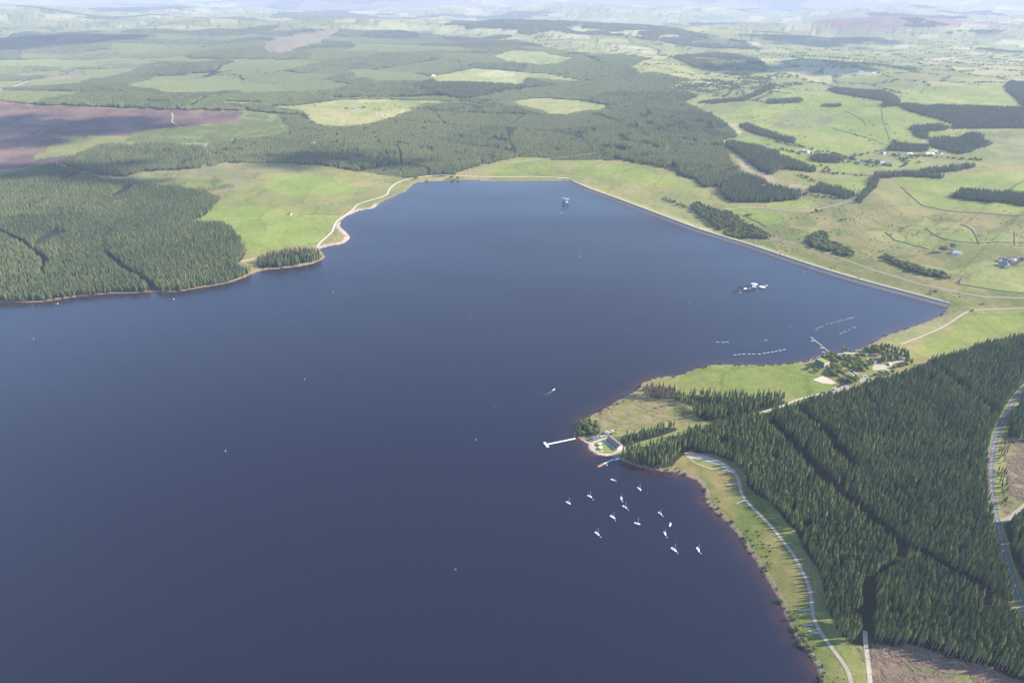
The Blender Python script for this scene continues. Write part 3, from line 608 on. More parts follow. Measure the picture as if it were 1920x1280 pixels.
# ------------------------------------------------------------------ roads, paths and paved areas (draped sheets)
def resample(line, step):
    d = np.concatenate([[0], np.cumsum(np.hypot(*np.diff(line, axis=0).T))]); n = max(2, int(d[-1] / step) + 1); s = np.linspace(0, d[-1], n)
    q = np.stack([np.interp(s, d, line[:, 0]), np.interp(s, d, line[:, 1])], -1)
    for _ in range(3):
        q[1:-1] = .25 * q[:-2] + .5 * q[1:-1] + .25 * q[2:]
    return q
def ribbon(line, w, lift, step=4.0, off=0.0, zfun=None):
    q = resample(line, step); t = np.gradient(q, axis=0); t /= np.hypot(t[:, 0], t[:, 1])[:, None] + 1e-9; nn = np.stack([-t[:, 1], t[:, 0]], -1)
    k = 4; vs = []
    for a in np.linspace(-.5, .5, k):
        p = q + nn * (a * w + off); vs.append(np.concatenate([p, (hz(p) + lift if zfun is None else zfun(p))[:, None]], 1))
    V = np.stack(vs, 1).reshape(-1, 3); n = len(q); I = np.arange(n * k).reshape(n, k)
    F = np.stack([I[:-1, 1:], I[1:, 1:], I[1:, :-1], I[:-1, :-1]], -1).reshape(-1, 4)[:, ::-1]
    return V, F
for k, (px, w, mat, nm) in ROADS.items():
    far = float(RW[k][:, 1].mean())
    V, F = ribbon(RW[k], w, 0.14 + far * 0.00012, 4.0 if far < 1500 else 9.0)
    o = link(nm, np_mesh(nm, V, F, True), M[mat]); o['kind'] = 'structure'
# painted markings of the main road: dashes down the centre, edge lines
q = resample(RW['main'], 1.5); mk = MB()
dist = 0.0
for i in range(len(q) - 1):
    if (i // 3) % 2 == 0:
        a, b = q[i], q[i + 1]; d = (b - a); d /= np.hypot(*d); nn = np.array([-d[1], d[0]]) * 0.09
        pts = [a - nn, a + nn, b + nn, b - nn]; zz = hz(np.array(pts)) + .30
        mk.add([(p[0], p[1], z) for p, z in zip(pts, zz)], [(3, 2, 1, 0)])
o = mk.build('centre_line', M['white']); o['kind'] = 'structure'
for s in (-1, 1):
    V, F = ribbon(RW['main'], 1.8, 0.10, 4.0, s * 4.1)
    o = link('road_verge', np_mesh('road_verge', V, F, True), M['brightgrass']); o['kind'] = 'structure'

def area(name, px, mat, lift=0.25, step=2.5):
    poly = G(px); lo, hi = poly.min(0), poly.max(0)
    xs = np.arange(lo[0], hi[0] + step, step); ys = np.arange(lo[1], hi[1] + step, step); gx, gy = np.meshgrid(xs, ys)
    P = np.stack([gx.ravel(), gy.ravel()], -1); C = in_poly(P + step / 2, poly).reshape(gx.shape)
    I = np.arange(P.shape[0]).reshape(gx.shape); F = np.stack([I[:-1, :-1], I[:-1, 1:], I[1:, 1:], I[1:, :-1]], -1)[C[:-1, :-1]].reshape(-1, 4)
    if not len(F): return
    us, inv = np.unique(F, return_inverse=True); P = P[us]
    o = link(name, np_mesh(name, np.concatenate([P, (hz(P) + lift)[:, None]], 1), inv.reshape(-1, 4), True), M[mat]); o['kind'] = 'structure'; return o
Z6 = lambda *a: pp(*a) / 9.6 + np.array([1500, 640])
Z3 = lambda *a: pp(*a) / 8.0 + np.array([1000, 780])
area('car_park', Z6(580,835, 700,790, 800,770, 930,820, 900,870, 760,880, 640,920, 540,970, 400,1000, 300,1000, 420,930, 540,925), 'trackgrey', .3, 1.5)
area('car_park', Z6(1040,650, 1120,625, 1280,640, 1310,680, 1230,740, 1170,790, 1070,740), 'trackgrey', .3, 1.5)
area('car_park', Z6(1300,470, 1330,410, 1420,420, 1560,430, 1640,440, 1600,530, 1500,510, 1420,515, 1310,530), 'gravel', .3, 1.5)
area('car_park', Z6(1330,335, 1420,300, 1430,405, 1330,395), 'tarmac', .32, 1.5)
area('sand_area', Z6(230,690, 400,620, 520,670, 660,755, 560,772, 400,755), 'sand', .3, 1.2)
area('slipway_apron', Z3(640,335, 740,345, 860,400, 1000,345, 1180,300, 1200,330, 1110,360, 1140,430, 1170,490, 1290,480, 1390,470, 1330,525, 1230,562, 1100,596, 980,578, 872,522, 822,462, 840,420, 740,372, 640,350), 'sand', .18, 1.0)
area('lawn', Z3(900,410, 1010,370, 1130,440, 1190,510, 1280,500, 1180,560, 1060,562, 940,515, 960,480, 930,450), 'grass', .26, .8)
area('car_park', pp(1283,848, 1300,848, 1330,855, 1362,870, 1380,884, 1372,888, 1350,874, 1320,864, 1300,860, 1288,858), 'gravel', .26, 1.2)

# ================================================================== dam
dam = empty('dam', (0, 0, 0)); tag(dam, 'long straight dam with grey stone face and pale crest road', 'dam')
dl = resample(dam_line, 8.0); tt = np.gradient(dl, axis=0); tt /= np.hypot(tt[:, 0], tt[:, 1])[:, None]
out_n = np.stack([-tt[:, 1], tt[:, 0]], -1)                       # towards the valley
if in_poly(dl[len(dl) // 2:len(dl) // 2 + 1] + out_n[len(dl) // 2] * 30, lake)[0]: out_n = -out_n
def dam_strip(name, prof, mat):
    k = len(prof); V = np.stack([np.concatenate([dl + out_n * d, np.full((len(dl), 1), z)], 1) for d, z in prof], 1).reshape(-1, 3)
    I = np.arange(len(dl) * k).reshape(len(dl), k); F = np.stack([I[:-1, :-1], I[1:, :-1], I[1:, 1:], I[:-1, 1:]], -1).reshape(-1, 4)
    return link(name, np_mesh(name, V, F), mat, dam)
dam_strip('upstream_face', [(-4, -1.6), (0, 0.05), (5.0, 2.1), (10.0, 4.05)], M['stone'])
dam_strip('wave_wall', [(10.0, 4.0), (10.0, 4.9), (10.6, 4.9), (10.6, 3.9)], M['stone'])
dam_strip('crest_road', [(10.6, 3.92), (13.5, 4.0), (16.5, 3.92), (18, 3.3)], M['gravel'])

# ================================================================== tree prototypes (shapes shared by every tree of a kind)
def conifer_crown(seed, layers=7, n=11, Hh=18.0, rad=2.4, base=0.26):
    """stacked jagged skirts of branches, widest a third of the way up, with a narrow leader"""
    r = random.Random(seed); m = MB()
    for k in range(layers):
        f = k / layers; z0 = Hh * (base + (1 - base) * f * .93); z1 = min(Hh, z0 + Hh * (1 - base) / layers * (2.0 - .95 * f))
        rr = rad * min(1.0, .70 + 1.3 * f) * (1 - f ** 1.7) ** .75 * r.uniform(.9, 1.1); a0 = r.random() * 6.3; ox, oy = r.uniform(-.12, .12) * rr, r.uniform(-.12, .12) * rr
        vs = []
        for i in range(2 * n):
            q = rr * (r.uniform(.86, 1.16) if i % 2 == 0 else r.uniform(.55, .75)); a = a0 + math.pi * i / n + r.uniform(-.1, .1)
            vs.append((ox + q * math.cos(a), oy + q * math.sin(a), z0 - (.06 if i % 2 == 0 else -.03) * Hh * r.uniform(.5, 1.3)))
        vs.append((ox * .3, oy * .3, z1)); m.add(vs, [(i, (i + 1) % (2 * n), 2 * n) for i in range(2 * n)])
    return m
def conifer_trunk(Hh=18.0): return MB().cyl((0, 0), .24, .08, -.6, Hh * .8, 6)
def lobes(seed, n, rx, rz, z0):
    r = random.Random(seed); L = [(0, 0, z0, rx * .72, rz * .75)]
    for i in range(n):
        a = 2 * math.pi * i / n + r.uniform(-.4, .4); q = rx * r.uniform(.35, .62)
        L.append((q * math.cos(a), q * math.sin(a), z0 + rz * r.uniform(-.45, .45), rx * r.uniform(.36, .55), rz * r.uniform(.34, .5)))
    return L
def leaf_crown(seed, rx=4.0, rz=4.2, z0=6.0, n=330, s=.85):
    r = random.Random(seed); m = MB(); L = lobes(seed, 6, rx, rz, z0)
    for _ in range(n):
        cx, cyy, cz, a, b = r.choice(L)
        v = Vector((r.gauss(0, 1), r.gauss(0, 1), r.gauss(0, 1))).normalized(); q = r.uniform(.78, 1.08)
        p = Vector((cx + v.x * a * q, cyy + v.y * a * q, cz + v.z * b * q)); nrm = (v + Vector((r.uniform(-.6, .6), r.uniform(-.6, .6), r.uniform(-.2, .7)))).normalized()
        t = nrm.orthogonal().normalized(); t = Matrix.Rotation(r.random() * 6.3, 3, nrm) @ t; u = nrm.cross(t); w = s * r.uniform(.6, 1.25)
        m.add([p + t * w, p + u * w * .75, p - t * w * .9, p - u * w * .75], [(0, 1, 2), (0, 2, 3)])
    return m
def leaf_trunk(seed, z0=6.0):
    r = random.Random(seed); m = MB().cyl((0, 0), .32, .2, -.6, z0 * .75, 6)
    for i in range(4):
        a = i * 1.57 + r.random(); m.tube((0, 0, z0 * .55), (1.9 * math.cos(a), 1.9 * math.sin(a), z0 * 1.05), .13, .05, 4)
    return m
def clump(seed, size=26.0, n=34, Hh=15.0):
    r = random.Random(seed); m = MB(); k = int(math.sqrt(n))
    for i in range(k):
        for j in range(k):
            x = (i + .5 + r.uniform(-.42, .42)) / k * size - size / 2; y = (j + .5 + r.uniform(-.42, .42)) / k * size - size / 2
            h = Hh * r.uniform(.78, 1.15); w = r.uniform(2.0, 2.9); a = r.random() * 6
            vs = [(x + w * math.cos(a + 1.2566 * q) * r.uniform(.7, 1.2), y + w * math.sin(a + 1.2566 * q) * r.uniform(.7, 1.2), h * .22) for q in range(5)] + [(x + w * .62 * math.cos(a + .6 + 1.2566 * q), y + w * .62 * math.sin(a + .6 + 1.2566 * q), h * .6) for q in range(5)] + [(x, y, h)]
            m.add(vs, [(q, (q + 1) % 5, 5 + q) for q in range(5)] + [(5 + q, (q + 1) % 5, 5 + (q + 1) % 5) for q in range(5)] + [(5 + q, 5 + (q + 1) % 5, 10) for q in range(5)])
    return m
def joined(name, parts):
    """one mesh out of (builder, material) pieces, for scattered masses only"""
    me = bpy.data.meshes.new(name); v, f, mi = [], [], []
    for k, (b, mat) in enumerate(parts):
        o = len(v); v += b.v; f += [tuple(i + o for i in q) for q in b.f]; mi += [k] * len(b.f)
    me.from_pydata(v, [], f)
    for b, mat in parts: me.materials.append(mat)
    me.polygons.foreach_set('material_index', mi); me.update(); return me

def proto_set(cname, meshes):
    c = bpy.data.collections.new(cname)
    for i, me in enumerate(meshes):
        o = bpy.data.objects.new('%s_%02d' % (cname, i), me); c.objects.link(o)
    return c
CR = [conifer_crown(i, 7, 8, 18, rad, .3) for i, rad in enumerate((2.15, 1.9, 2.4, 2.0))]
cone_full = proto_set('conifer_shape', [joined('conifer', [(b, M['conifer']), (conifer_trunk(), M['bark'])]) for b in CR])
cone_mid = proto_set('conifer_mid', [joined('conifer_m', [(conifer_crown(20 + i, 5, 6, 18, 2.3, .12), M['spruce'])]) for i in range(4)])
cone_far = proto_set('conifer_far', [joined('conifer_f', [(clump(40 + i), M['spruce'])]) for i in range(4)])
leaf_set = proto_set('leaf_shape', [joined('leafy', [(leaf_crown(60 + i), M['leaf']), (leaf_trunk(i), M['bark'])]) for i in range(3)])
scrub_set = proto_set('scrub_shape', [joined('scrub', [(leaf_crown(70 + i, 1.7, 1.2, 1.0, 80, .5), M['scrub'])]) for i in range(3)])
def log_mesh(i):
    r = random.Random(i); m = MB()
    for _ in range(7):
        a = r.gauss(.3, .9); l = r.uniform(.6, 2.0); x, y = r.uniform(-1.6, 1.6), r.uniform(-1.6, 1.6); z = r.uniform(.1, .5)
        m.tube((x - l * math.cos(a), y - l * math.sin(a), z), (x + l * math.cos(a), y + l * math.sin(a), z + r.uniform(-.2, .3)), r.uniform(.07, .17), .05, 4)
    return m
brash_set = proto_set('brash_shape', [joined('brash', [(log_mesh(i), M['brash'])]) for i in range(3)])
def hedge_blob(i): return joined('hedge_tree', [(leaf_crown(90 + i, 4.5, 3.6, 3.4, 60, 1.7), M['leaf'])])
hedge_set = proto_set('hedge_shape', [hedge_blob(i) for i in range(3)])

def gn_group(coll):
    ng = bpy.data.node_groups.new('scatter_' + coll.name, 'GeometryNodeTree')
    ng.interface.new_socket('Geometry', in_out='INPUT', socket_type='NodeSocketGeometry'); ng.interface.new_socket('Geometry', in_out='OUTPUT', socket_type='NodeSocketGeometry')
    n, l = ng.nodes, ng.links
    gi = n.new('NodeGroupInput'); go = n.new('NodeGroupOutput'); ip = n.new('GeometryNodeInstanceOnPoints'); ci = n.new('GeometryNodeCollectionInfo')
    ci.inputs['Collection'].default_value = coll; ci.inputs['Separate Children'].default_value = True; ci.inputs['Reset Children'].default_value = True
    def na(nm, tp):
        a = n.new('GeometryNodeInputNamedAttribute'); a.data_type = tp; a.inputs['Name'].default_value = nm; return a.outputs['Attribute']
    l.new(gi.outputs[0], ip.inputs['Points']); l.new(ci.outputs[0], ip.inputs['Instance']); ip.inputs['Pick Instance'].default_value = True
    l.new(na('vid', 'INT'), ip.inputs['Instance Index']); l.new(na('scl', 'FLOAT_VECTOR'), ip.inputs['Scale'])
    er = n.new('FunctionNodeEulerToRotation'); l.new(na('rot', 'FLOAT_VECTOR'), er.inputs[0]); l.new(er.outputs[0], ip.inputs['Rotation'])
    l.new(ip.outputs[0], go.inputs[0]); return ng
GN = {}
def scatter(name, P, scl, tint, coll, label, mat, lean=0.03, dz=0.0):
    if coll.name not in GN: GN[coll.name] = gn_group(coll)
    N = len(P); me = bpy.data.meshes.new(name); me.vertices.add(N)
    me.vertices.foreach_set('co', np.concatenate([P, (hz(P) + dz)[:, None]], 1).astype(np.float32).ravel())
    scl = np.asarray(scl, np.float32)
    if scl.ndim == 1: scl = np.stack([scl * rng.uniform(.88, 1.12, N), scl * rng.uniform(.88, 1.12, N), scl], -1)
    rot = np.stack([rng.normal(0, lean, N), rng.normal(0, lean, N), rng.uniform(0, 6.283, N)], -1)
    a = me.attributes.new('scl', 'FLOAT_VECTOR', 'POINT'); a.data.foreach_set('vector', scl.astype(np.float32).ravel())
    a = me.attributes.new('rot', 'FLOAT_VECTOR', 'POINT'); a.data.foreach_set('vector', rot.astype(np.float32).ravel())
    a = me.attributes.new('tint', 'FLOAT', 'POINT'); a.data.foreach_set('value', np.broadcast_to(np.asarray(tint, np.float32), (N,)).copy())
    a = me.attributes.new('vid', 'INT', 'POINT'); a.data.foreach_set('value', rng.integers(0, len(coll.objects), N).astype(np.int32))
    o = link(name, me, mat); mo = o.modifiers.new('scatter', 'NODES'); mo.node_group = GN[coll.name]
    return tag(o, label, None, None, 'stuff')

def grid_in(poly, s, ang=0.0, jit=.38, hexa=True):
    c, sn = math.cos(ang), math.sin(ang); Q = poly @ np.array([[c, -sn], [sn, c]])
    lo, hi = Q.min(0), Q.max(0)
    xs = np.arange(lo[0], hi[0], s); ys = np.arange(lo[1], hi[1], s * (.9 if hexa else 1)); gx, gy = np.meshgrid(xs, ys)
    gx = gx + (np.arange(len(ys)) % 2)[:, None] * s * .5 * hexa
    P = np.stack([gx.ravel(), gy.ravel()], -1) + rng.uniform(-jit, jit, (gx.size, 2)) * s
    P = P @ np.array([[c, sn], [-sn, c]])
    wv = 3.0 + P[:, 1] * .003
    Wp = P + np.stack([(fbm(P[:, 0] / 22, P[:, 1] / 22, 2, 13.) - .5) * wv, (fbm(P[:, 0] / 22, P[:, 1] / 22, 2, 29.) - .5) * wv], -1) * 2
    P = P[in_poly(Wp, poly)]
    return P
def clear_of(P, roads=True, extra=1.0, skip=()):
    keep = np.ones(len(P), bool)
    lines = [(q, w) for q, w in RIDES]
    if roads: lines += [(RW[k], ROADS[k][1] / 2 + extra) for k in ROADS if k not in skip]
    for q, w in lines:
        lo, hi = q.min(0) - 30, q.max(0) + 30
        c = np.nonzero((P[:, 0] > lo[0]) & (P[:, 0] < hi[0]) & (P[:, 1] > lo[1]) & (P[:, 1] < hi[1]))[0]
        if len(c):
            d, _, _ = seg_dist(P[c], q); keep[c[d < w + (_tab[c % 256, 3] - .5) * 1.5]] = False
    return P[keep]
def minus(P, *names):
    for n_ in names: P = P[~in_poly(P, POLY[n_])]
    return P
def blocks(P, size, seed):
    """stands of different age: one value per block and the distance to its edge"""
    wx = P[:, 0] + (fbm(P[:, 0] / 200, P[:, 1] / 200, 2, seed) - .5) * 45; wy = P[:, 1] + (fbm(P[:, 0] / 200, P[:, 1] / 200, 2, seed + 9) - .5) * 45
    c, f1_, f2_ = voronoi(wx / size + seed, wy / size + 2 * seed); return c, (f2_ - f1_) * size

# ------------------------------------------------------------------ near plantation: 300 nearest trees as things, the rest as one mass
conifer_crowns = [b.mesh('crown') for b in CR]; conifer_trunk_me = conifer_trunk().mesh('trunk')
for c in conifer_crowns: c.materials.append(M['conifer'])
conifer_trunk_me.materials.append(M['palebark'])
front_crowns = [conifer_crown(300 + i, 6, 8, 18, rad, bs).mesh('crown') for i, (rad, bs) in enumerate(((2.2, .5), (1.9, .58), (2.5, .42), (2.0, .54)))]
for c in front_crowns: c.materials.append(M['conifer'])
def conifer_thing(p, h, label, group, i, spread=1.0, name='conifer_tree', crowns=None):
    e = empty(name, (p[0], p[1], float(hz(p)[0])), random.random() * 6.28); s = h / 18.0
    e.scale = (s * spread, s * spread, s); e.rotation_euler[0] = random.gauss(0, .02); e.rotation_euler[1] = random.gauss(0, .02)
    tag(e, label, 'tree', group)
    link('trunk', conifer_trunk_me, None, e); link('crown', (crowns or conifer_crowns)[i % 4], None, e); return e
P = clear_of(grid_in(POLY['forest_near'], 3.7, .35, .36), True, 2.2)
thin = fbm(P[:, 0] / 14, P[:, 1] / 14, 2, 61.); P = P[(thin > .24)]
front = P[:, 1] - 0.0
hgt = 16.5 + 6.0 * (fbm(P[:, 0] / 60, P[:, 1] / 60, 3, 8.) - .5) + rng.normal(0, 1.5, len(P))
dx, dy = P[:, 0], P[:, 1]
def project(P, z):
    X, Y, Z = P[:, 0], P[:, 1], z - CAMH
    f = Y * math.cos(PITCH) - Z * math.sin(PITCH); up = Y * math.sin(PITCH) + Z * math.cos(PITCH)
    return 960 + FPX * X / f, 640 - FPX * up / f, f
sx, sy, sf = project(P, hz(P) + hgt)
infr = (sx > 1545) & (sx < 1905) & (sy < 1262)
order = np.argsort(np.where(infr, sf, 1e9))[:300]
ind = np.zeros(len(P), bool); ind[order] = True
pxl = project(P, hz(P))[0]
for k in order:
    if sy[k] > 1180: lab, grp = 'tall conifer with bare lower trunk on the front edge above the felled ground', 'front row of the near plantation'
    elif sx[k] < 1622: lab, grp = 'dark green conifer in the wedge between the lakeside track and forest track', 'trees between the two tracks'
    else: lab, grp = 'dark green conifer close behind the front edge of the near plantation', 'trees behind the front row'
    conifer_thing(P[k], hgt[k] * (1.08 if 'bare' in lab else 1), lab, grp, int(k), crowns=front_crowns if 'bare' in lab else None)
tint = (fbm(P[:, 0] / 25, P[:, 1] / 25, 3, 5.) - .5) * .8 - .02
scatter('conifer_plantation', P[~ind], hgt[~ind] / 18, tint[~ind], cone_full, 'dense dark green conifer plantation between the lakeside track and the tarmac road', M['conifer'])

def stand(name, poly, s, h, label, coll=cone_full, base=18.0, ang=.3, tint=0.0, var=.10, thin_=.26, roads=True, spread=1.0, tn=.4):
    P = clear_of(grid_in(POLY[poly], s, ang), roads, 1.5)
    P = P[fbm(P[:, 0] / (4 * s), P[:, 1] / (4 * s), 2, 66.) > thin_]
    hh = h * (1 + rng.normal(0, var, len(P)) + (fbm(P[:, 0] / 70, P[:, 1] / 70, 3, 3.) - .5) * .4) / base
    t = tint + (fbm(P[:, 0] / 40, P[:, 1] / 40, 3, 55.) - .5) * tn
    w = np.clip(hh, .45, 2) * spread
    return scatter(name, P, np.stack([w, w, hh], -1), t, coll, label, M['conifer'])
stand('conifer_plantation', 'forest_right_top', 4.4, 17, 'shadowed conifers right of the road bend above the felled clearing')
stand('conifer_plantation', 'forest_right_low', 4.4, 18, 'dark conifers at the right edge below the road junction')
stand('roadside_conifers', 'roadside_row', 4.4, 8.5, 'young conifers lining the right side of the tarmac road', tint=.05)
stand('conifer_stand', 'stand_pen', 4.8, 17, 'dark conifer stand between the bright meadow and the access road', thin_=.3)
stand('conifer_stand', 'strip_pen', 4.6, 12, 'narrow strip of conifers behind the clubhouse on the peninsula', thin_=.3)
stand('conifer_stand', 'stand_club', 5.0, 16, 'lakeside conifer stand beside the clubhouse and boat jetty', thin_=.3)
stand('conifer_grove', 'grove_west', 4.6, 15, 'small lakeside conifer grove in front of the green field', cone_mid, 18)
# ------------------------------------------------------------------ forest on the far left shore
P = clear_of(grid_in(POLY['forest_west'], 4.3, 1.45, .28, False), True, 2)
rowgap = fbm(P[:, 0] / 30, P[:, 1] / 160, 2, 70.); P = P[rowgap > .22]
c, e = blocks(P, 330, 3.0); hh = (14.5 + 4.5 * (c - .5) + rng.normal(0, 1.2, len(P))) / 18
tint = .0 + (c - .5) * .25 + (fbm(P[:, 0] / 60, P[:, 1] / 60, 3, 5.) - .5) * .5
scatter('conifer_forest', P, hh, tint, cone_mid, 'dense conifer forest rising from the left shore of the lake', M['conifer'])
P = clear_of(grid_in(POLY['forest_west_upper'], 4.8, 1.45, .30, False), True, 2); P = P[fbm(P[:, 0] / 22, P[:, 1] / 60, 2, 70.) > .28]
scatter('conifer_forest', P, (13 + rng.normal(0, 1.3, len(P))) / 18, .18 + (fbm(P[:, 0] / 60, P[:, 1] / 60, 3, 5.) - .5) * .5, cone_mid, 'conifer block below the heather moor on the left', M['conifer'])
P = grid_in(POLY['copse_west'], 5.5); P = P[fbm(P[:, 0] / 45, P[:, 1] / 60, 3, 70.) > .46]
scatter('young_copse', P, (7 + rng.normal(0, 1.5, len(P))) / 18, .3, cone_mid, 'scrubby copse in the gap above the left forest', M['conifer'])
P = grid_in(POLY['young_west'], 5.0); P = P[fbm(P[:, 0] / 40, P[:, 1] / 40, 3, 71.) > .36]
scatter('young_plantation', P, (6.0 + rng.normal(0, 1, len(P))) / 18, .5, cone_mid, 'bright green young plantation below the heather moor', M['conifer'])
# ------------------------------------------------------------------ northern forest and the far forests
P = clear_of(grid_in(POLY['forest_north'], 5.4, .5, .40), True, 3)
c, e = blocks(P, 300, 5.0); gap = (e < 7) & (fbm(P[:, 0] / 300, P[:, 1] / 300, 2, 5.) > .5)
th = fbm(P[:, 0] / 30, P[:, 1] / 30, 3, 75.); keep = ~gap & (th > .27 + .14 * (c > .75)); P, c = P[keep], c[keep]
big = fbm(P[:, 0] / 420, P[:, 1] / 420, 3, 15.)
hh = np.clip(8.0 + 13 * (c - .4) + 8 * (big - .5) + rng.normal(0, 1.4, len(P)), 3.5, 18) / 18
tint = .92 - .66 * c + (big - .5) * 1.0 + (fbm(P[:, 0] / 70, P[:, 1] / 70, 3, 5.) - .5) * .35
w = np.clip(hh, .55, 1.1) * 1.25
scatter('conifer_forest', P, np.stack([w, w, hh], -1), tint, cone_mid, 'patchwork of young and old conifers on the slope behind the lake', M['conifer'])
far_poly = G(pp(-300,187, -300,72, 0,75, 100,60, 250,65, 400,70, 500,62, 640,57, 800,58, 900,75, 1000,85, 1070,98, 1180,105, 1220,110, 1190,135, 1240,140, 1290,150, 1250,165, 1310,180, 1280,192, 1210,202, 1140,213, 1060,218, 1020,215, 960,208, 900,195, 840,195, 790,205, 560,215, 490,210, 450,207, 250,203, 60,196, 0,188))
P = grid_in(far_poly, 24.0, .2, .25, False)
WQ = np.stack([P[:, 0] + (fbm(P[:, 0] / 170, P[:, 1] / 170, 3, 33.) - .5) * P[:, 1] * .012, P[:, 1]], -1)
kp = np.ones(len(P), bool)
for k in POLY:
    if k.startswith('clearing') or k in ('fell_a', 'fell_b'): kp &= ~in_poly(WQ, POLY[k])
P = P[kp]; WL = np.stack([P[:, 0] + (fbm(P[:, 0] / 260, P[:, 1] / 260, 3, 43.) - .5) * 420, P[:, 1] + (fbm(P[:, 0] / 260, P[:, 1] / 260, 3, 53.) - .5) * 520], -1)
lt = np.zeros(len(P), bool)
for k in POLY:
    if k.startswith('light_'): lt |= in_poly(WL, POLY[k])
c, e = blocks(P, 480, 8.0)
gap = (e < 20) & (fbm(P[:, 0] / 500, P[:, 1] / 500, 2, 5.) > .48); keep = ~gap; P, c, lt = P[keep], c[keep], lt[keep]
hh = np.where(lt, .25, .30 + .95 * c) * (1 + rng.normal(0, .06, len(P)))
tint = np.where(lt, .85, .74 - .75 * c) + (fbm(P[:, 0] / 300, P[:, 1] / 300, 3, 5.) - .5) * .3
scatter('distant_forest', P, np.stack([np.ones(len(P)), np.ones(len(P)), hh], -1), tint, cone_far, 'far forest blocks of mixed age fading into haze on the rolling plateau', M['conifer'], 0.0)
for k, lab in (('valley_wood', 'dark blue wooded valley in the far middle distance'), ('valley_slope', 'wooded slope above the head of the valley')):
    Q = grid_in(POLY[k], 26.0, .2, .3, False); Q = Q[fbm(Q[:, 0] / 160, Q[:, 1] / 160, 3, 83.) > .46]
    scatter('distant_forest', Q, np.stack([np.full(len(Q), 1.05), np.full(len(Q), 1.05), rng.uniform(.6, 1.0, len(Q))], -1), .15, cone_far, lab, M['spruce'], 0.0)
Q = grid_in(POLY['valley_mix'], 17.0, .2, .5); Q = Q[fbm(Q[:, 0] / 70, Q[:, 1] / 90, 3, 84.) > .52]
scatter('valley_trees', Q, rng.uniform(.6, 1.4, len(Q)), .05, hedge_set, 'thick hedges and small woods at the head of the valley', M['leaf'], 0.0)
VL = [pp(1488,272, 1520,281, 1560,286, 1580,294, 1600,300, 1640,307, 1670,312), pp(1500,290, 1480,284, 1460,280), pp(1585,298, 1610,292, 1650,284, 1668,284), pp(1690,300, 1720,292, 1760,296, 1800,299, 1840,301), pp(1560,305, 1600,306, 1640,312), pp(1530,322, 1560,325, 1590,328, 1625,330), pp(1500,330, 1525,338, 1545,344),
      pp(1505,362, 1530,368, 1560,372, 1590,372), pp(1660,290, 1690,294, 1700,306, 1690,314), pp(1240,372, 1262,380, 1290,390), pp(1545,312, 1552,320), pp(1440,262, 1470,270, 1490,276)]
Q = np.concatenate([resample(G(a), 9.0) for a in VL]); Q = np.repeat(Q, 2, 0) + rng.normal(0, 5.0, (2 * len(Q), 2)); Q = Q[rng.random(len(Q)) < .75]
scatter('valley_trees', Q, rng.uniform(.4, 1.15, len(Q)), .0, hedge_set, 'hedgerow trees along the lanes and streams of the village valley', M['leaf'], 0.0)
# distant woods and hedgerow trees in the farmland beyond
u = rng.uniform(-.85, .85, 900000); yy = 3200 * np.exp(rng.uniform(0, math.log(28000 / 3200), 900000)); P = np.stack([u * yy, yy], -1)
Pq = np.stack([P[:, 0] + (fbm(P[:, 0] / 35, P[:, 1] / 35, 3, 31.) - .5) * (10 + P[:, 1] * .004), P[:, 1] + (fbm(P[:, 0] / 35, P[:, 1] / 35, 3, 47.) - .5) * (10 + P[:, 1] * .008)], -1)
cid, f1, f2 = voronoi(Pq[:, 0] / 270, Pq[:, 1] / 230)
m = f2 - f1 < .028
no = in_poly(P, POLY['forest_far_area']) | in_poly(P, POLY['big_pasture']) | in_poly(P, POLY['big_pasture2']) | in_poly(P, POLY['moor']) | in_poly(P, POLY['hill_heather'])
for k in POLY:
    if k.startswith('f') and k[1:].isdigit(): no |= in_poly(P, POLY[k])
H_ = P[m & ~no & (P[:, 1] < 16000)]
scatter('hedgerow_trees', H_, rng.uniform(.35, .85, len(H_)) * (1 + H_[:, 1] / 25000), .2, hedge_set, 'hedgerows and field trees across the distant farmland', M['leaf'], 0.0)
fw = fbm(P[:, 0] / 1500, P[:, 1] / 900, 4, 77.); m = (fw > .655) & (rng.random(len(P)) < .33) & (P[:, 1] > 6500) & (P[:, 1] < 20000) & ~no
W_ = P[m]; scatter('distant_woods', W_, np.stack([np.full(len(W_), 1.5), np.full(len(W_), 1.5), rng.uniform(.6, 1.0, len(W_))], -1), .02, cone_far, 'small blue green woods scattered over the distant farmland', M['conifer'], 0.0)
# ------------------------------------------------------------------ woods among the eastern fields
WOODS = dict(w1='dark L-shaped shelterbelt at the top of the big pasture', w2='wide dark plantation across the right hand fields', w2b='small dark wood below the wide plantation', w3='rounded wood beside the village houses', w4='short wood left of the village on the slope',
 w5='dark plantation corner at the right edge of the hillside', w6='lone narrow shelterbelt in the middle of the big pasture', w7='tiny copse beside the lone shelterbelt', w8='long conifer block above the white house in the valley', w9='thin line of trees along the top of the valley fields',
 w10='tall conifers in front of the white house', w11='curving shadowed wood in the valley bottom', w12='curved hedge of trees round the bright field', w12b='tapering belt of trees below the village', w13='dark oblong shelterbelt in the right hand pasture', w14='bent belt of trees at the valley head', w15='small wood between two bright valley fields')
for k, lab in WOODS.items():
    s = 5.0 if k in ('w10', 'w11', 'w8', 'w13') else 6.0
    stand('shelterbelt_wood', k, s, 16 if k in ('w10', 'w8', 'w13') else 13, lab, cone_mid, 18, tint=-.06, roads=False, thin_=.16, spread=1.25, tn=.2)
Q = np.concatenate([grid_in(POLY[k], 45.0, .3, .5) for k in POLY if k.startswith('clearing') or k in ('big_pasture', 'big_pasture2', 'f3')]); Q = Q[fbm(Q[:, 0] / 130, Q[:, 1] / 130, 3, 41.) > .63]
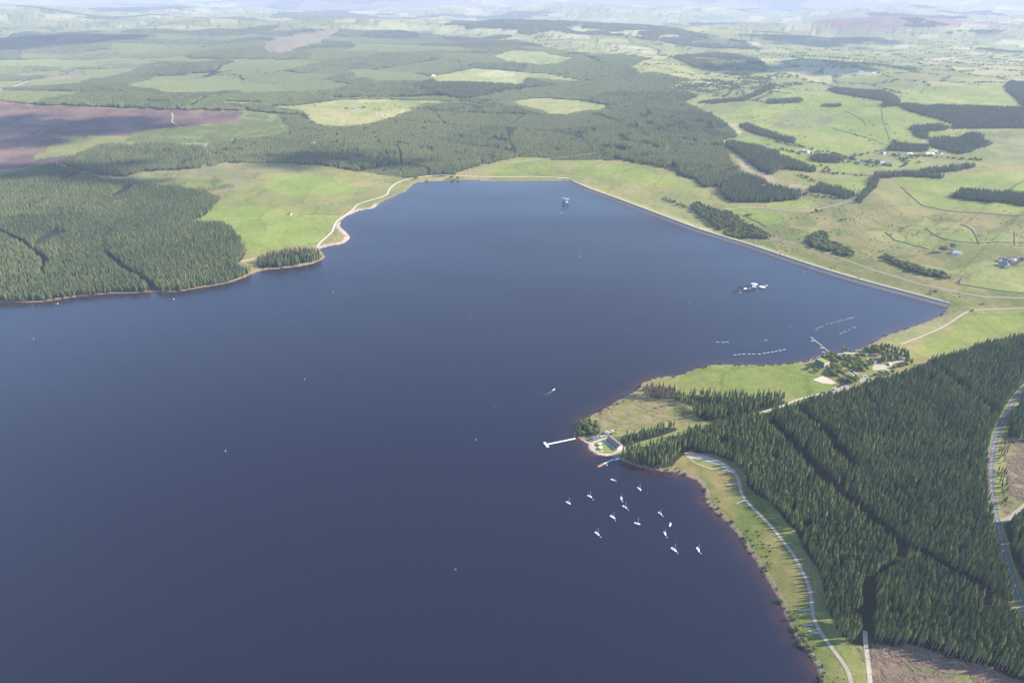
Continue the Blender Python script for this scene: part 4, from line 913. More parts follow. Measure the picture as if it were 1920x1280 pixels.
scatter('pasture_trees', Q, rng.uniform(.25, .8, len(Q)), .0, hedge_set, 'scattered thorn trees and gorse dotted over the open pastures and clearings', M['leaf'], 0.0)
# ------------------------------------------------------------------ scrub, brash, rushes
sh_l = lake[len(W_A) + len(W_DAM):]; near_sh = resample(sh_l[:len(W_B) - 4], 3.0)
q = near_sh[rng.random(len(near_sh)) < .8]; q = q + rng.normal(0, 3.0, q.shape);
ins = in_poly(q, lake); q = q[~ins & ~in_poly(q, POLY['apron'])]
scatter('shore_scrub', q, rng.uniform(.5, 1.5, len(q)), .1, scrub_set, 'low green scrub along the peninsula and near shore', M['scrub'])
Q = np.concatenate([grid_in(POLY['near_shore'], 6.5), grid_in(POLY['strip_green'], 5.0), grid_in(POLY['club_fell'], 9.0)]); Q = clear_of(Q, True, 1.5); Q = Q[(fbm(Q[:, 0] / 30, Q[:, 1] / 30, 3, 88.) > .55)]; Q = Q[~in_poly(Q, lake)]
scatter('rough_bushes', Q, rng.uniform(.25, .8, len(Q)), .2, scrub_set, 'scattered low bushes in the rough grass of the near shore and peninsula', M['scrub'])
Q = grid_in(POLY['east_rough'], 16.0); Q = Q[fbm(Q[:, 0] / 60, Q[:, 1] / 60, 3, 89.) > .60]
scatter('rush_clumps', Q, rng.uniform(.4, 1.1, len(Q)), .0, scrub_set, 'dark rush and gorse clumps on the rough ground below the dam', M['scrub'])
Q = np.concatenate([grid_in(POLY['fell_bottom'], 2.1), grid_in(POLY['fell_right'], 3.0)]); Q = minus(Q, 'forest_near', 'roadside_row'); Q = clear_of(Q, True, 1); Q = Q[fbm(Q[:, 0] / 9, Q[:, 1] / 9, 2, 90.) > .42]
scatter('felling_brash', Q, rng.uniform(.6, 1.5, len(Q)), .0, brash_set, 'grey brash and branches left on the felled ground', M['brash'])
Q = grid_in(POLY['club_fell'], 1.7); ac = -(Q[:, 0]) * rd[1] + Q[:, 1] * rd[0]; nn1 = fbm(Q[:, 0] / 45, Q[:, 1] / 60, 4, 12.)
Q = Q[(np.abs(((ac + (nn1 - .5) * 7) / 9.0) % 1.0 - .5) < .15) & (fbm(Q[:, 0] / 8, Q[:, 1] / 8, 2, 91.) > .45)]
scatter('brash_rows', Q, rng.uniform(.35, .8, len(Q)), .0, brash_set, 'rows of pale brash across the felled peninsula', M['brash'])

# ================================================================== individual broadleaved and dead trees
leaf_crowns = [leaf_crown(60 + i).mesh('crown') for i in range(4)]; leaf_trunks = [leaf_trunk(i).mesh('trunk') for i in range(4)]
for c in leaf_crowns: c.materials.append(M['leaf'])
for c in leaf_trunks: c.materials.append(M['bark'])
def leaf_thing(p, rad, hgt_, label, group=None, i=0, name='broadleaf_tree'):
    e = empty(name, (p[0], p[1], float(hz(p)[0])), random.random() * 6.28); e.scale = (rad / 3.9, rad / 3.9, hgt_ / 10.0); tag(e, label, 'tree', group)
    link('trunk', leaf_trunks[i % 4], None, e); link('crown', leaf_crowns[i % 4], None, e); return e
def leaf_group(poly, s, rad, h, label, group, maxn=60):
    P = grid_in(POLY[poly] if isinstance(poly, str) else G(poly), s, .4, .3)[:maxn]
    for i, p in enumerate(P): leaf_thing(p, rad * random.uniform(.75, 1.2), h * random.uniform(.75, 1.15), label, group, i)
Q = grid_in(POLY['wood_dam'], 9.0, .4, .35); scatter('mixed_wood', Q, rng.uniform(.8, 1.3, len(Q)), rng.uniform(-.15, .25, len(Q)), leaf_set, 'mixed leafy wood at the foot of the dam', M['leaf'])
leaf_group('belt_a', 10.0, 6.0, 9.5, 'leafy tree in the hooked belt below the middle of the dam', 'hooked tree belt below the dam', 999)
leaf_group('belt_b', 8.5, 5.0, 8, 'leafy tree in the long straight belt beyond the near dam end', 'long tree belt below the dam', 999)
leaf_group('tip_trees', 7.0, 3.9, 9.5, 'tree in the clump on the peninsula tip behind the dinghies', 'tree clump on the peninsula tip', 999)
VC = Z6(490,300, 560,270, 620,280, 660,330, 640,400, 720,340, 790,320, 860,300, 900,330, 960,340, 1020,290, 1090,280, 1150,300, 1000,370, 760,430, 830,430, 930,440, 980,480, 1060,470, 1140,450, 1180,480, 1080,520, 960,520, 550,330, 590,380, 590,520, 640,560, 700,590, 760,620, 830,660, 880,690, 930,720, 980,740, 850,740, 780,700, 560,590, 620,620, 1250,430, 1270,400)
VC = np.concatenate([VC, Z6(600,480, 640,500, 680,540, 900,760, 1010,700, 540,560, 720,480, 1200,520, 1100,400, 660,470)])
for i, p in enumerate(G(VC)): leaf_thing(p, random.uniform(3.2, 5.2), random.uniform(6, 9), 'round leafy tree in the cluster between the visitor building and the car parks', 'trees round the visitor building', i)
leaf_thing(G(Z6(800, 190))[0], 6.0, 9.5, 'lone rounded tree at the water edge right of the long jetty', None, 2)
NEc = Z6(1190,180, 1240,220, 1290,170, 1330,140, 1350,190, 1390,230, 1430,250, 1480,180, 1450,150)
for i, p in enumerate(G(NEc)): leaf_thing(p, random.uniform(3.6, 5.4), random.uniform(8, 11), 'leafy tree on the shore bank beyond the tarmac yard', 'trees on the bank by the yard', i)
NED = Z6(1460,120, 1520,130, 1580,150, 1640,150, 1700,180, 1760,190, 1820,210, 1880,230, 1920,260, 1560,220, 1640,230, 1720,250, 1800,270, 1870,300, 1930,330, 1950,380, 1990,410, 1900,390, 1500,330, 1560,330, 1620,340, 1690,330, 1750,320, 1460,370, 1520,380, 1480,300)
for i, p in enumerate(G(NED + rng.normal(0, .6, NED.shape))): conifer_thing(p, random.uniform(9, 12), 'dark pine in the belt beyond the car parks above the green field', 'pine belt beyond the car parks', i, 2.9, 'pine_tree')
SCR = Z6(250,545, 300,560, 340,520, 160,500, 110,500, 220,470, 1420,580, 1480,600, 1540,570, 1690,480, 1760,470, 1840,450, 1900,420, 1660,570, 1590,600, 1330,630)
for i, p in enumerate(G(SCR)): leaf_thing(p, random.uniform(2.2, 3.4), random.uniform(4, 6), 'low round bush beside the visitor site lanes and meadow edge', 'bushes round the visitor site', i, 'bush')
for i, (px, py, r_, h_, lab) in enumerate([(1766, 472, 9, 14, 'big round dark tree left of the white farmhouse'), (1785, 466, 6, 12, 'smaller tree behind the white farmhouse'), (1752, 550, 4.5, 7, 'lone tree casting a shadow just below the near dam end'),
        (1797, 530, 2.8, 4.5, 'little tree beside the lane junction below the dam'), (1842, 571, 3.0, 4, 'wind-bent bush on the verge near the dam end'), (1823, 583, 2.5, 3, 'low bush where the dam path meets the lane'),
        (1577, 415, 5, 6, 'small tree clump on the rough ground below the valley road'), (1585, 413, 4, 5, 'right hand tree of the clump below the valley road'), (1691, 425, 4, 5, 'lone dark bush at the corner of the walled fields'),
        (1401, 405, 6, 6, 'rounded tree alone in the bright field beyond the wood'), (1408, 404, 5, 5, 'right hand tree beside the rounded field tree'), (1530, 398, 6, 9, 'roadside trees at the bend of the valley road'), (1540, 397, 4, 7, 'lower roadside tree at the valley road bend'),
        (847, 335, 6, 9, 'dark tree on the far shore beside the north road'), (858, 336, 5, 8, 'right hand tree of the far shore pair'), (780, 336, 6, 8, 'bushy tree where the north road meets the wood'), (800, 340, 3.5, 5, 'small shore tree at the head of the bay'),
        (1915, 490, 5, 8, 'dark tree at the right end of the red roofed farm'), (1719, 297, 8, 12, 'large tree beside the village barns'), (1632, 303, 7, 9, 'tree left of the village barns'), (1645, 306, 6, 8, 'tree in front of the village barns'), (1657, 310, 6, 8, 'dark tree at the village lane'),
        (1723, 306, 7, 7, 'round copse tree in the field below the village'), (1548, 291, 5, 7, 'lone hedge tree between the two bright valley fields'), (650, 205, 9, 9, 'tree at the hidden farm in the north clearing'), (682, 203, 9, 8, 'tree row end at the north clearing farm'), (1520, 290, 5, 8, 'tree beside the pinkish cottages')]):
    leaf_thing(G([(px, py)])[0], r_, h_, lab, None, i)
P = grid_in(POLY['dead_stand'], 4.6)
dead_crowns = [conifer_crown(200 + i, 5, 5, 18, 1.7, .45).mesh('crown') for i in range(2)]
for c in dead_crowns: c.materials.append(M['dead'])
for i, p in enumerate(P[:34]):
    e = empty('dead_conifer', (p[0], p[1], float(hz(p)[0])), random.random() * 6); s = random.uniform(16, 21) / 18; e.scale = (s, s, s); e.rotation_euler[0] = random.gauss(0, .06)
    tag(e, 'bare brownish dead conifer in the thinned clump on the peninsula', 'tree', 'dead conifers on the peninsula')
    link('trunk', conifer_trunk_me, None, e); link('crown', dead_crowns[i % 2], None, e)
for i, (px, py) in enumerate([(1482, 1160), (1496, 1180), (1500, 1192), (1508, 1203), (1516, 1212), (1527, 1218), (1500, 1210), (1463, 1128), (1440, 1062)]):
    leaf_thing(G([(px, py)])[0], random.uniform(2.0, 3.0), random.uniform(3.5, 5), '%s round shoreline bush below the lakeside track, counting from the left' % ORD[sorted([1482, 1496, 1500, 1508, 1516, 1527, 1500.5, 1463, 1440]).index(px if i != 6 else 1500.5)], None, i, 'bush')

# ================================================================== boats
def hull(L, B, z0, z1, n=9, tuck=.82, bow=1.0):
    """boat hull with pointed bow at +x: rings of keel, chine, gunwale; flat deck"""
    m = MB(); rows = []
    for i in range(n):
        f = i / (n - 1); x = -L / 2 + L * f; w = B / 2 * (tuck + (1 - tuck) * min(1, f * 3)) * (1 - max(0, (f - .45) / .55) ** 2.1 * .97)
        sheer = z1 + .12 * (2 * f - .8) ** 2 * bow
        rows.append([(x - (.08 * L if f == 0 else 0) * 0, -w, sheer), (x, -w * .72, z0 + (sheer - z0) * .35), (x, 0, z0 - .05), (x, w * .72, z0 + (sheer - z0) * .35), (x, w, sheer)])
    vs = [p for r in rows for p in r]; fs = []
    for i in range(n - 1):
        for j in range(4): fs.append((i * 5 + j, i * 5 + j + 1, i * 5 + 6 + j, i * 5 + 5 + j))
    fs.append((0, 1, 2, 3, 4)[::-1]); m.add(vs, fs); deck = [r[0] for r in rows], [r[4] for r in rows]
    return m, deck
def deck_mesh(deck, dz=0.0, inset=1.0):
    m = MB(); a, b = deck; n = len(a); vs = [(p[0], p[1] * inset, p[2] + dz) for p in a] + [(p[0], p[1] * inset, p[2] + dz) for p in b]
    m.add(vs, [(i, i + 1, n + i + 1, n + i) for i in range(n - 1)]); return m
def make_yacht():
    e = empty('sailing_yacht', (0, 0, 0)); L, B = 7.6, 2.7
    h, d = hull(L, B, -.25, .85); h.build('hull', M['gelcoat'], e); deck_mesh(d, .015).build('deck', M['gelcoat'], e)
    c = MB().box(-1.0, 1.9, -.75, .75, .8, 1.35, .86).build('cabin', M['gelcoat'], e)
    MB().box(-.7, 1.5, -.70, -.66, 1.02, 1.2).build('window', M['glass'], c); MB().box(-.7, 1.5, .66, .70, 1.02, 1.2).build('window', M['glass'], c)
    MB().box(-3.3, -1.2, -.62, .62, .80, .93).build('cockpit', M['wood'], e)
    MB().tube((.75, 0, .8), (.68, 0, 9.6), .15, .11).build('mast', M['offwhite'], e)
    MB().tube((.72, 0, 2.0), (-2.6, 0, 1.95), .09).tube((.6, 0, 2.15), (-2.3, 0, 2.1), .17, .12).build('boom', M['offwhite'], e)
    MB().tube((3.6, 0, .95), (.7, 0, 9.3), .025, n=4).tube((-3.7, 0, .95), (.7, 0, 9.5), .025, n=4).build('rigging', M['metal'], e)
    MB().box(-3.95, -3.72, -.35, .0, .1, .95).build('outboard', M['dark'], e)
    return e
yl = [((1066, 943), (8, 5), 'leftmost white sailing yacht in the moored fleet', 1.0), ((1106, 931), (9, 5), 'white yacht moored second from the left, toward the jetty', 1.0), ((1165, 935), (1, 6), 'white yacht pointing at the viewer left of the topmost yacht', .95),
      ((1172, 951), (8, 5), 'white yacht just below the yacht pointing at the viewer', 1.0), ((1149, 970), (9, 6), 'white yacht near the middle left of the moored fleet', 1.1), ((1199, 917), (6, 6), 'topmost moored yacht, nearest the conifer shore', 1.05),
      ((1195, 982), (10, 3), 'white yacht lying almost sideways in the middle of the fleet', 1.05), ((1120, 1001), (8, 7), 'white yacht alone at the lower left of the fleet', 1.05), ((1238, 963), (7, 6), 'small white yacht above the close pair on the right', .9),
      ((1256.5, 984), (-2, 7), 'upper yacht of the close pair on the right, bow turned left', .95), ((1247, 1001), (3, 7), 'lower yacht of the close pair on the right', .95), ((1264, 1031), (9, 7), 'lowest yacht left of the rightmost one', 1.15), ((1309, 1031), (4, 8), 'rightmost moored yacht near the brown shore', 1.1)]
y0 = make_yacht()
def heading(px, py, d):
    a = flat(px, py); b = flat(px + d[0], py + d[1]); return math.atan2(b[1] - a[1], b[0] - a[0])
for i, ((px, py), d, lab, s) in enumerate(yl):
    e = y0 if i == 0 else copy_tree(y0)
    e.location = WP(px, py, 0); e.rotation_euler = (0, 0, heading(px, py, d)); s *= .82; e.scale = (s, s, s * (1.05 if i != 9 else .7)); tag(e, lab, 'sailing boat', 'moored sailing yachts')
    for ch in e.children:
        nm = ch.name.split('.')[0]
        if nm in ('boom', 'cockpit', 'cabin'):
            ch.material_slots[0].link = 'OBJECT'; ch.material_slots[0].material = M[{'boom': ['blue', 'offwhite', 'red', 'blue', 'offwhite', 'green'][i % 6], 'cockpit': ['wood', 'slate', 'blue', 'wood'][i % 4], 'cabin': ['gelcoat', 'gelcoat', 'offwhite', 'paleblue', 'gelcoat'][i % 5]}[nm]]
def make_rowboat(name, inner, L=5.0, B=1.8):
    e = empty(name, (0, 0, 0)); h, d = hull(L, B, -.1, .55, 7, .75); h.build('hull', M['gelcoat'], e); deck_mesh(d, -.12, .86).build('floor', inner, e)
    MB().box(-.95, -.6, -.72, .72, .46, .54).box(.7, 1.0, -.62, .62, .46, .54).build('thwart', M['wood'], e); MB().box(-2.55, -2.38, -.6, .6, .1, .62).build('transom', M['gelcoat'], e); return e
rb = make_rowboat('rowing_boat', M['offwhite']); rb2 = make_rowboat('rowing_boat', M['wood']); used_rb = [0, 0]
def put_rowboat(px, py, d, lab, group, kind=0, s=1.0, z=0.0):
    src = (rb, rb2)[kind]
    e = src if not used_rb[kind] else copy_tree(src); used_rb[kind] = 1
    p = WP(px, py); e.location = (p.x, p.y, z); e.rotation_euler = (0, 0, heading(px, py, d)); e.scale = (s,) * 3; tag(e, lab, 'rowing boat', group); return e
Z8 = lambda *a: pp(*a) / 6.0 + np.array([1320, 500])
for i, (px, py) in enumerate(Z8(1265,710, 1282,690, 1308,682, 1332,673, 1390,648, 1432,642, 1455,632, 1490,625, 1518,617, 1545,607, 1580,602, 1610,590, 1635,583, 1655,578, 1680,575)):
    put_rowboat(px, py, (4, 3), '%s rowing boat from the left in the upper row near the dam' % ORD[i], 'rowing boats in the upper row', 1, .85)
for i, (px, py) in enumerate(Z8(1535,755, 1563,743, 1592,730, 1635,712, 1680,688, 1705,682)):
    put_rowboat(px, py, (4, 3), '%s rowing boat from the left in the short row near the shore' % ORD[i], 'rowing boats in the short row', 1, .95)
for i, (px, py) in enumerate(Z8(350,992, 400,988, 450,984, 510,982, 562,984, 623,983, 680,975, 722,968, 770,960, 815,952, 858,943, 905,933)):
    put_rowboat(px, py, (7, -.6 + .25 * (i < 5) * 4), '%s white rowing boat from the left in the long row off the meadow' % ORD[i], 'white rowing boats off the meadow', 0, .88)
for i, (px, py) in enumerate(Z8(155,850, 215,852, 262,849, 700,828)):
    put_rowboat(px, py, (7, 1), ('%s of three white rowing boats at the left end of the buoy line' % ORD[i]) if i < 3 else 'single rowing boat near the right end of the buoy line', 'rowing boats on the buoy line', 0, .9)
for (px, py), lab in zip(Z8(1222,838, 1325,918, 1352,964), ['rowing boat tied near the outer end of the long jetty', 'white boat tied halfway along the long jetty', 'white boat moored at the foot of the long jetty']): put_rowboat(px, py, (5, 1), lab, None, 0, 1.1)
p = G(Z8(1487, 966))[0]; e = put_rowboat(1567, 661, (5, 0), 'white boat pulled up on the shore right of the long jetty', None, 0, 1.1); e.location = (p[0], p[1], float(hz(p)[0]) + .3)
put_rowboat(1150, 900, (6, 2), 'small mastless motorboat moored above the yacht fleet', None, 0, 1.15)
# buoys
def buoy(px, py, r, mat, lab, group=None):
    r *= .78
    e = empty('mooring_buoy', WP(px, py, 0)); m = MB()
    for k in range(4): m.cyl((0, 0), r * math.sin(.5 + k * .62), r * math.sin(1.12 + k * .62) if k < 3 else .05, -r * .4 + r * (1 - math.cos(k * .62)) * .9, -r * .4 + r * (1 - math.cos((k + 1) * .62)) * .9, 8, False)
    m.build('float', mat, e, smooth=True); MB().ring((0, 0), r * .22, r * .07, r * 1.35, 8, 4).build('lifting_eye', M['metal'], e); tag(e, lab, 'buoy', group)
for i, (px, py) in enumerate([(1112, 936.5), (1167.5, 940), (1178, 956), (1154, 975.5), (1126, 1006.5), (1243, 967.5), (1250.5, 1007), (1270.5, 1037), (1314, 1037)]):
    buoy(px, py, .75, M['offwhite'], 'pale mooring buoy at the bow of a moored yacht', 'yacht mooring buoys')
buoy(1155.5, 902.5, .7, M['offwhite'], 'pale buoy beside the small mastless motorboat'); buoy(1213.5, 925.5, .6, M['red'], 'red buoy below the topmost yacht')
for i, (px, py) in enumerate(Z8(335,852, 380,851, 435,850, 487,848, 535,846, 585,843, 632,833, 780,825, 828,817)): buoy(px, py, .42, M['offwhite'], 'small pale buoy in the empty mooring line above the white rowing boats', 'empty mooring line buoys')
for i, (px, py) in enumerate(Z8(972,927, 1012,922)): buoy(px, py, .6, M['orange'], 'orange buoy at the right end of the long rowing boat row', 'orange end buoys')
for px, py, r_, mt, lab in [(1086, 481, 1.3, 'white', 'white marker buoy between the tower and the fish cages'), (1053.5, 399.5, 1.7, 'white', 'white marker buoy just below the draw-off tower'), (625, 547, 1.0, 'white', 'white buoy off the lakeside grove'), (571, 711, .9, 'white', 'lone white buoy in the left open water'),
        (880, 598, .9, 'white', 'lone white buoy in the centre of the lake'), (929, 761, .9, 'red', 'red buoy in open water left of the motorboat'), (892, 824, .8, 'white', 'small white buoy left of the T-shaped jetty'), (423, 845, .8, 'white', 'white buoy far to the left in the near water'),
        (854, 1067, .75, 'white', 'nearest white buoy in the dark foreground water'), (108, 569.5, 1.3, 'white', 'white buoy by the left forest shore, leftmost'), (326, 561, 1.5, 'yellow', 'yellowish buoy off the left forest shore'), (1175, 617, .9, 'white', 'white buoy midway between the motorboat and the cages'), (1481.5, 612, .9, 'white', 'white buoy outside the upper row of rowing boats'),
        (1507.5, 510.3, 1.0, 'white', 'white buoy close to the middle of the dam'), (1608, 540, 1.0, 'white', 'white buoy close to the near end of the dam'), (1293, 567, .8, 'white', 'pale buoy left of the fish cages'), (63, 635, .8, 'white', 'white buoy at the left edge of the lake')]: buoy(px, py, r_, M[mt], lab)
# motorboat with wake
e = empty('motorboat', WP(1038.5, 731, 0), heading(1038, 731, (6, -4))); tag(e, 'white motorboat under way trailing a thin wake', 'motorboat')
h, d = hull(5.8, 2.0, -.1, .85, 8, .9); h.build('hull', M['gelcoat'], e); deck_mesh(d, -.05, .95).build('deck', M['offwhite'], e); MB().box(-.4, 1.2, -.7, .7, .8, 1.5, .8).build('wheelhouse', M['gelcoat'], e); MB().box(1.16, 1.22, -.5, .5, 1.0, 1.35).build('windscreen', M['glass'], e)
MB().box(-3.2, -2.9, -.3, .3, .1, 1.2).build('outboard', M['dark'], e)
wk = MB()
for k in range(26):
    x0, x1 = -3 - k * .8, -3 - (k + 1) * .8; w0, w1 = .42 * (1 - k / 26) + .03, .42 * (1 - (k + 1) / 26) + .03; b0, b1 = .02 * k * k * .25, .02 * (k + 1) ** 2 * .25
    wk.add([(x0, b0 - w0, .05), (x0, b0 + w0, .05), (x1, b1 + w1, .05), (x1, b1 - w1, .05)], [(0, 1, 2, 3)])
o = wk.build('wake', M['foam'], None, WP(1038.5, 731, .02), heading(1038, 731, (6, -4))); tag(o, 'thin foaming wake behind the white motorboat', None, None, 'stuff')

# ================================================================== jetties
def deckway(name, a, b, w, z, parent, mat, post=True):
    a = Vector((a[0], a[1], 0)); b = Vector((b[0], b[1], 0)); L = (b - a).length; rz = math.atan2(b.y - a.y, b.x - a.x)
    n = max(3, int(L / 2.4)); e = MB()
    for k in range(n): e.box(k * L / n + .05, (k + 1) * L / n - .05, -w / 2, w / 2, z - .12, z)
    o = e.build(name, mat, parent, a, rz)
    MB().box(0, L, -w / 2 + .1, -w / 2 + .3, z - .45, z - .13).box(0, L, w / 2 - .3, w / 2 - .1, z - .45, z - .13).build('bearer', M['dark'], parent, a, rz)
    if post:
        for k in range(int(L / 9) + 1):
            for s in (-1, 1): MB().cyl((k * 9.0, s * (w / 2 + .12)), .16, .16, -1.5, z + .9, 6).build('post', M['wood'], parent, a, rz)
    return o
e = empty('jetty', (0, 0, 0)); tag(e, 'pale T-shaped jetty reaching out from the clubhouse point', 'jetty')
deckway('walkway', flat(1079, 822.5), flat(1026, 833.5), 2.6, .7, e, M['offwhite']); deckway('head_pontoon', flat(1020.5, 829.5), flat(1028, 839), 3.2, .75, e, M['offwhite'])
e = empty('jetty', (0, 0, 0)); tag(e, 'short wooden jetty with reddish float below the clubhouse', 'jetty')
deckway('walkway', flat(1150, 861.5), flat(1132, 869.5), 1.5, .6, e, M['offwhite']); deckway('head_pontoon', flat(1133, 869.3), flat(1121.5, 875.3), 3.0, .5, e, M['rustwood'])
e = empty('jetty', (0, 0, 0)); tag(e, 'long straight wooden jetty at the visitor site', 'jetty')
deckway('walkway', flat(1554, 660.5), flat(1520, 632.5), 2.2, .8, e, M['wood'])
put_rowboat(1138, 871.5, (3, 3), 'small white boat tied alongside the short wooden jetty', None, 0, .8)

# ================================================================== draw-off tower
e = empty('draw_off_tower', WP(1060, 379.5, 0)); e.scale = (.8, .8, .8); tag(e, 'concrete draw-off tower with broad platform standing in the lake by the dam', 'tower')
MB().cyl((-6, 0), 3.4, 3.0, -4, 10, 14).build('shaft', M['stone'], e, smooth=False); MB().cyl((5.5, -1), 2.0, 2.0, -4, 10, 12).build('support_column', M['concrete'], e)
MB().box(-11, 13, -4.5, 4.5, 9.9, 11.2).build('platform', M['concrete'], e); MB().box(-11.2, 13.2, -4.8, -4.55, 11.0, 12.1).box(-11.2, 13.2, 4.55, 4.8, 11.0, 12.1).build('railing', M['offwhite'], e)
k = MB().box(-9, -3.6, -2.8, 2.8, 11.2, 15.2).build('gate_house', M['slate'], e); MB().box(-9.5, -3.2, -3.2, 3.2, 15.2, 15.8).build('roof', M['paleblue'], k)
MB().tube((-6.3, 0, 15.8), (-6.3, 0, 21), .18, .1).build('aerial', M['metal'], e); MB().box(0, 9, -7.5, -3, .2, 2.6, .9).build('float_stage', M['white'], e)

# ================================================================== fish farm
def cage(px, py, Rr, covered, lab):
    e = empty('fish_cage', WP(px, py, 0)); tag(e, lab, 'fish cage', 'round fish cages')
    MB().ring((0, 0), Rr, .5, .1, 32).build('float_ring', M['net'], e); MB().ring((0, 0), Rr - .3, .14, 1.3, 32, 5).build('handrail', M['net'], e)
    st = MB()
    for k in range(16): st.tube((Rr * math.cos(k * .3927), Rr * math.sin(k * .3927), .1), ((Rr - .3) * math.cos(k * .3927), (Rr - .3) * math.sin(k * .3927), 1.3), .1, n=4)
    st.build('stanchions', M['net'], e)
    if covered:
        m = MB(); n = 24
        vs = [(0, 0, 2.2)] + [((Rr * .55) * math.cos(2 * math.pi * i / n), (Rr * .55) * math.sin(2 * math.pi * i / n), 1.7) for i in range(n)] + [((Rr - .3) * math.cos(2 * math.pi * i / n), (Rr - .3) * math.sin(2 * math.pi * i / n), 1.35) for i in range(n)]
        m.add(vs, [(0, 1 + i, 1 + (i + 1) % n) for i in range(n)] + [(1 + i, 1 + n + i, 1 + n + (i + 1) % n, 1 + (i + 1) % n) for i in range(n)]); m.build('cover_net', M['palenet'], e)
ZF = lambda x, y: (1365 + x / 24.0, 520 + y / 24.0)
cage(*ZF(1180, 330), 6.6, True, 'pale net covered fish cage at the back of the fish farm'); cage(*ZF(1540, 455), 6.4, True, 'pale net covered fish cage at the right end of the fish farm')
cage(*ZF(330, 640), 7.0, False, 'large open ring cage at the left end of the fish farm'); cage(*ZF(560, 490), 5.0, False, 'open ring cage behind the left end of the fish farm'); cage(*ZF(900, 620), 5.0, False, 'open ring cage in front of the fish farm walkway, left')
cage(*ZF(1120, 575), 4.6, False, 'open ring cage in front of the fish farm walkway, right'); cage(*ZF(880, 430), 4.2, False, 'open ring cage behind the fish farm walkway')
e = empty('service_walkway', (0, 0, 0)); tag(e, 'floating walkway joining the cages of the fish farm', 'walkway'); a = flat(*ZF(690, 560)); b = flat(*ZF(1420, 430)); deckway('deck', a, b, 2.2, .8, e, M['rustwood'], False)
def hut(px, py, L, W, Hh, rz, lab):
    e = empty('feed_store', WP(px, py, 0), rz); tag(e, lab, 'hut'); MB().box(-L / 2 - .5, L / 2 + .5, -W / 2 - .5, W / 2 + .5, -.3, .6).build('float', M['dark'], e); MB().box(-L / 2, L / 2, -W / 2, W / 2, .6, Hh).build('wall', M['white'], e)
    MB().gable(L, W, Hh, Hh + .9, .2).build('roof', M['white'], e); MB().box(-.5, .5, -W / 2 - .04, -W / 2 + .02, .7, Hh - .3).build('door', M['slate'], e)
hut(*ZF(1165, 470), 6.0, 3.4, 3.0, -.3, 'white feed hut between the two covered cages'); hut(*ZF(760, 545), 4.6, 2.6, 2.2, .3, 'white hut at the left end of the fish farm walkway')
hut(*ZF(1720, 420), 2.6, 2.2, 2.4, .2, 'small pale hut at the far right end of the fish farm'); buoy(*ZF(550, 705), 1.1, M['white'], 'white buoy beside the large open ring cage'); buoy(*ZF(550, 580), 1.0, M['offwhite'], 'pale buoy between the two left ring cages')

# ================================================================== buildings
def house(c, rz, L, W, wall_h, roof_h, wall, roof, lab, cat='house', name='house', chimney=True, win=2, group=None):
    e = empty(name, (c[0], c[1], float(hz(np.array(c[:2]))[0])), rz); tag(e, lab, cat, group)
    m = MB().box(-L / 2, L / 2, -W / 2, W / 2, -1.5, wall_h)
    for s in (-1, 1): m.add([(s * L / 2, -W / 2, wall_h), (s * L / 2, W / 2, wall_h), (s * L / 2, 0, wall_h + roof_h * .96)], [(0, 1, 2)] if s > 0 else [(2, 1, 0)])
    m.build('wall', M[wall], e); r = MB().gable(L, W, wall_h + .02, wall_h + roof_h, .35); r.f = [f for f in r.f if f not in ((0, 4, 3), (1, 2, 5))]; r.build('roof', M[roof], e)
    if chimney: MB().box(L / 2 - 1.1, L / 2 - .4, -.35, .35, wall_h + roof_h * .6, wall_h + roof_h + .9).build('chimney', M[wall], e)
    for k in range(win):
        x = -L / 2 + L * (k + .5) / win
        for s in (-1, 1):
            w = MB().box(x - .55, x + .55, s * (W / 2 + .03) - .03, s * (W / 2 + .03) + .03, wall_h * .35, wall_h * .75).build('window', M['glass'], e)
            MB().box(x - .65, x + .65, s * (W / 2 + .06) - .06, s * (W / 2 + .06) + .06, wall_h * .30, wall_h * .345).build('sill', M['offwhite'], w)
    MB().box(-.5, .5, -W / 2 - .07, -W / 2 + .01, 0, 2.05).build('door', M['slate'], e)
    return e
def hpx(px, py, dpx, *a, **k):
    p = G([(px, py)])[0]; q = G([(px + dpx[0], py + dpx[1])])[0]; return house(p, math.atan2(q[1] - p[1], q[0] - p[0]), *a, **k)
# clubhouse
c = G([(1152, 832.5)])[0]; q = G([(1162, 840.5)])[0]; rzc = math.atan2(q[1] - c[1], q[0] - c[0])
e = house(c, rzc, 21, 8.5, 3.2, 2.6, 'offwhite', 'brownroof', 'long brown roofed clubhouse beside the slipway lawn', 'clubhouse', 'clubhouse', False, 0)
for k in range(8):
    w = MB().box(-9.6 + k * 2.4, -7.6 + k * 2.4, -4.36, -4.28, .5, 2.7).build('window', M['glass'], e); MB().box(-9.7 + k * 2.4, -7.5 + k * 2.4, -4.38, -4.26, 2.7, 2.85).build('frame', M['white'], w)
MB().box(-10.5, 10.5, -7.0, -4.3, .15, .35).build('terrace', M['concrete'], e); MB().gable(20.6, .5, 5.72, 6.0, .1).build('ridge_cap', M['pinkstone'], e)
for (px, py), d, L_, lab in [((1139, 813.5), (5, 2), 6, 'small green boat shed with pinkish roof, left of two'), ((1147.5, 811.5), (3, 2), 5, 'small green boat shed nearest the conifers, right of two')]:
    hpx(px, py, d, L_, 5, 2.6, 1.2, 'green', 'pinkstone', lab, 'shed', 'boat_shed', False, 1)
